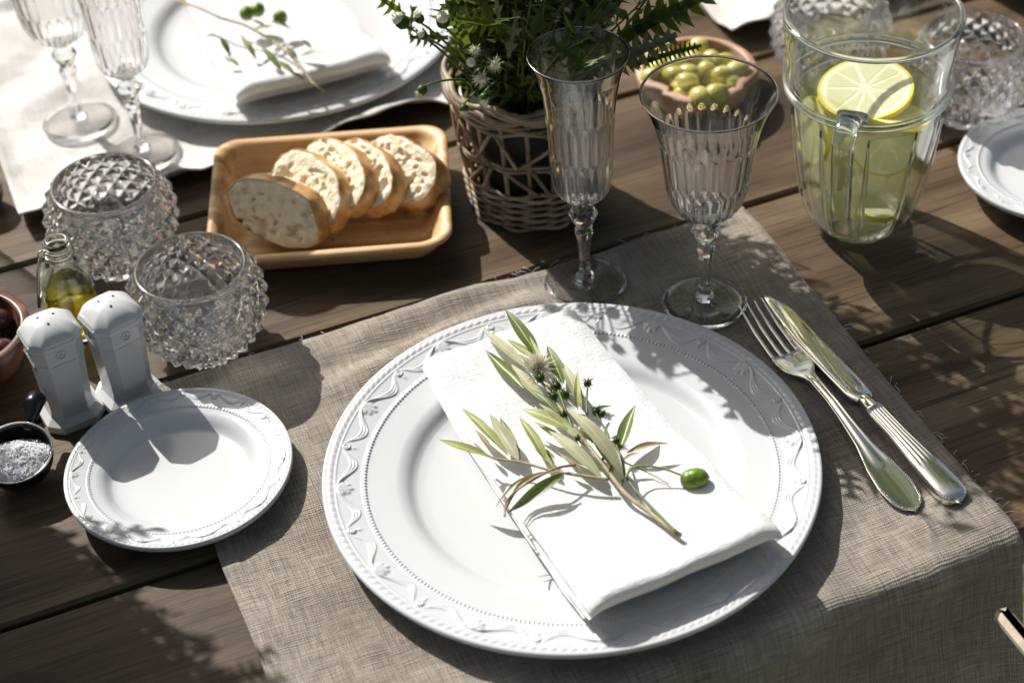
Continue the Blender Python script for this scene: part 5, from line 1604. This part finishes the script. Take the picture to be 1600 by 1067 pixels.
for i, p in enumerate(hq):
    tgt = (hq[min(i + 1, len(hq) - 1)] - hq[max(i - 1, 0)]).normalized(); nrm = hs_.cross(tgt)
    f = i / (len(hq) - 1); wd = 0.0078 - 0.0014 * f + (0.0030 * max(0, 1 - f / 0.08)); tk = 0.0048
    for k in range(n):
        a = 2 * PI * k / n; c_, s_ = math.cos(a), math.sin(a)
        V.append(p + hs_ * wd * math.copysign(abs(c_) ** 0.55, c_) + nrm * tk * math.copysign(abs(s_) ** 0.55, s_))
mb = MB(); F = grid_mesh(V, n, len(hq), True) + [tuple(range(n)), tuple((len(hq) - 1) * n + k for k in range(n - 1, -1, -1))]
mb.add(V, F)
ho = mb.build('handle', M['pitch_solid'], pth)
import bmesh
def fixn(o):
    bm = bmesh.new(); bm.from_mesh(o.data); bmesh.ops.recalc_face_normals(bm, faces=bm.faces); bm.to_mesh(o.data); bm.free()
fixn(ho)
# water
WL = 0.108
wp = [(0.006, 0.0106), (0.0165, 0.0110)] + [(r_ + 0.0003, z) for r_, z in in_prof[::-1] if 0.0126 < z < WL - 0.002]
rl = wp[-1][0]
wp += [(rl + 0.0008, WL), (rl - 0.0012, WL - 0.0006), (rl * 0.6, WL - 0.0008), (0.004, WL - 0.0008)]
mb = MB(); mb.lathe(wp, NP * 12, fn=lambda i, a, r_, z: panel(a, r_, z, 0.5) if i < len(wp) - 3 else r_)
tag(mb.build('lemon_water', M['water'], None, pc), 'pale yellow lemon water filling the glass pitcher', 'water')

def lemon_slice(loc, nrm, r_, label, half=False, rot=0.0, th_=0.0046):
    nrm = Vector(nrm).normalized(); Mx = nrm.to_track_quat('Z', 'Y').to_matrix() @ Matrix.Rotation(rot, 3, 'Z')
    span = PI if half else 2 * PI
    ns = 5 if half else 9
    t = thing('lemon_slice', label, 'lemon slice', loc, 0, 'lemon slices in the pitcher')
    fl = MB()
    jw = [0.0] + [0.22 * rng.uniform(-1, 1) for _ in range(ns - 1)] + [0.0]
    for k in range(ns):
        a0, a1 = span * (k + jw[k]) / ns + 0.035, span * (k + 1 + jw[k + 1]) / ns - 0.035
        P = [(0.10 + 0.06 * rng.random(), (a0 + a1) / 2)] + [(0.82 + 0.035 * rng.uniform(-1, 1), a0 + (a1 - a0) * i / 5) for i in range(6)]
        up = [Mx @ Vector((r_ * q * math.cos(a), r_ * q * math.sin(a), th_ / 2)) for q, a in P]
        dn = [Mx @ Vector((r_ * q * math.cos(a), r_ * q * math.sin(a), -th_ / 2)) for q, a in P]
        m_ = len(P)
        fl.add(up + dn, [tuple(range(m_)), tuple(range(2 * m_ - 1, m_ - 1, -1))] + [(i, m_ + i, m_ + (i + 1) % m_, (i + 1) % m_) for i in range(m_)], 0, False)
    fl.build('flesh', M['lemon'], t)
    n = 40
    def band(ri, ro, hz):
        b_ = MB(); V = []
        for i in range(n + 1):
            a = span * i / n
            for q, z in ((ri, -hz), (ro, -hz), (ro, hz), (ri, hz)):
                V.append(Mx @ Vector((r_ * q * math.cos(a), r_ * q * math.sin(a), z)))
        F = []
        for i in range(n):
            for k in range(4): F.append((i * 4 + k, i * 4 + (k + 1) % 4, i * 4 + 4 + (k + 1) % 4, i * 4 + 4 + k))
        F += [(0, 1, 2, 3), tuple(n * 4 + k for k in (3, 2, 1, 0))]
        b_.add(V, F, 0, False); return b_
    pi_ = MB(); V = [Mx @ Vector((0, 0, s * th_ * 0.455)) for s in (1, -1)]
    for i in range(n + 1):
        a = span * i / n
        for s in (1, -1): V.append(Mx @ Vector((r_ * 0.935 * math.cos(a), r_ * 0.935 * math.sin(a), s * th_ * 0.455)))
    F = []
    for i in range(n): F += [(0, 2 + i * 2, 4 + i * 2), (1, 5 + i * 2, 3 + i * 2)]
    pi_.add(V, F, 0, False); pi_.build('pith', M['pith'], t)
    band(0.93, 1.0, th_ / 2 * 0.9).build('rind', M['rind'], t)
    return t
lemon_slice(pc + Vector((0.000, 0.006, 0.1085)), (-0.12, -0.10, 1), 0.033, 'large pale lemon slice floating highest in the pitcher', rot=0.4)
lemon_slice(pc + Vector((0.016, -0.010, 0.098)), (0.2, 0.25, 1), 0.027, 'lemon slice lying flat just under the water surface', rot=1.2)
lemon_slice(pc + Vector((0.010, -0.024, 0.088)), (0.10, -0.85, 0.50), 0.026, 'half lemon slice with rind down behind the pitcher front', True, PI)
lemon_slice(pc + Vector((-0.014, -0.010, 0.072)), (0.95, -0.30, 0.1), 0.027, 'lemon slice standing on edge beside the pitcher handle', rot=0.3)
lemon_slice(pc + Vector((-0.034, 0.006, 0.078)), (-0.95, -0.25, 0.15), 0.024, 'lemon slice pressed against the left wall of the pitcher', rot=0.8)
lemon_slice(pc + Vector((0.012, -0.012, 0.0165)), (0.1, 0.15, 1), 0.014, 'small lemon piece lying on the pitcher bottom', True, 0.6)
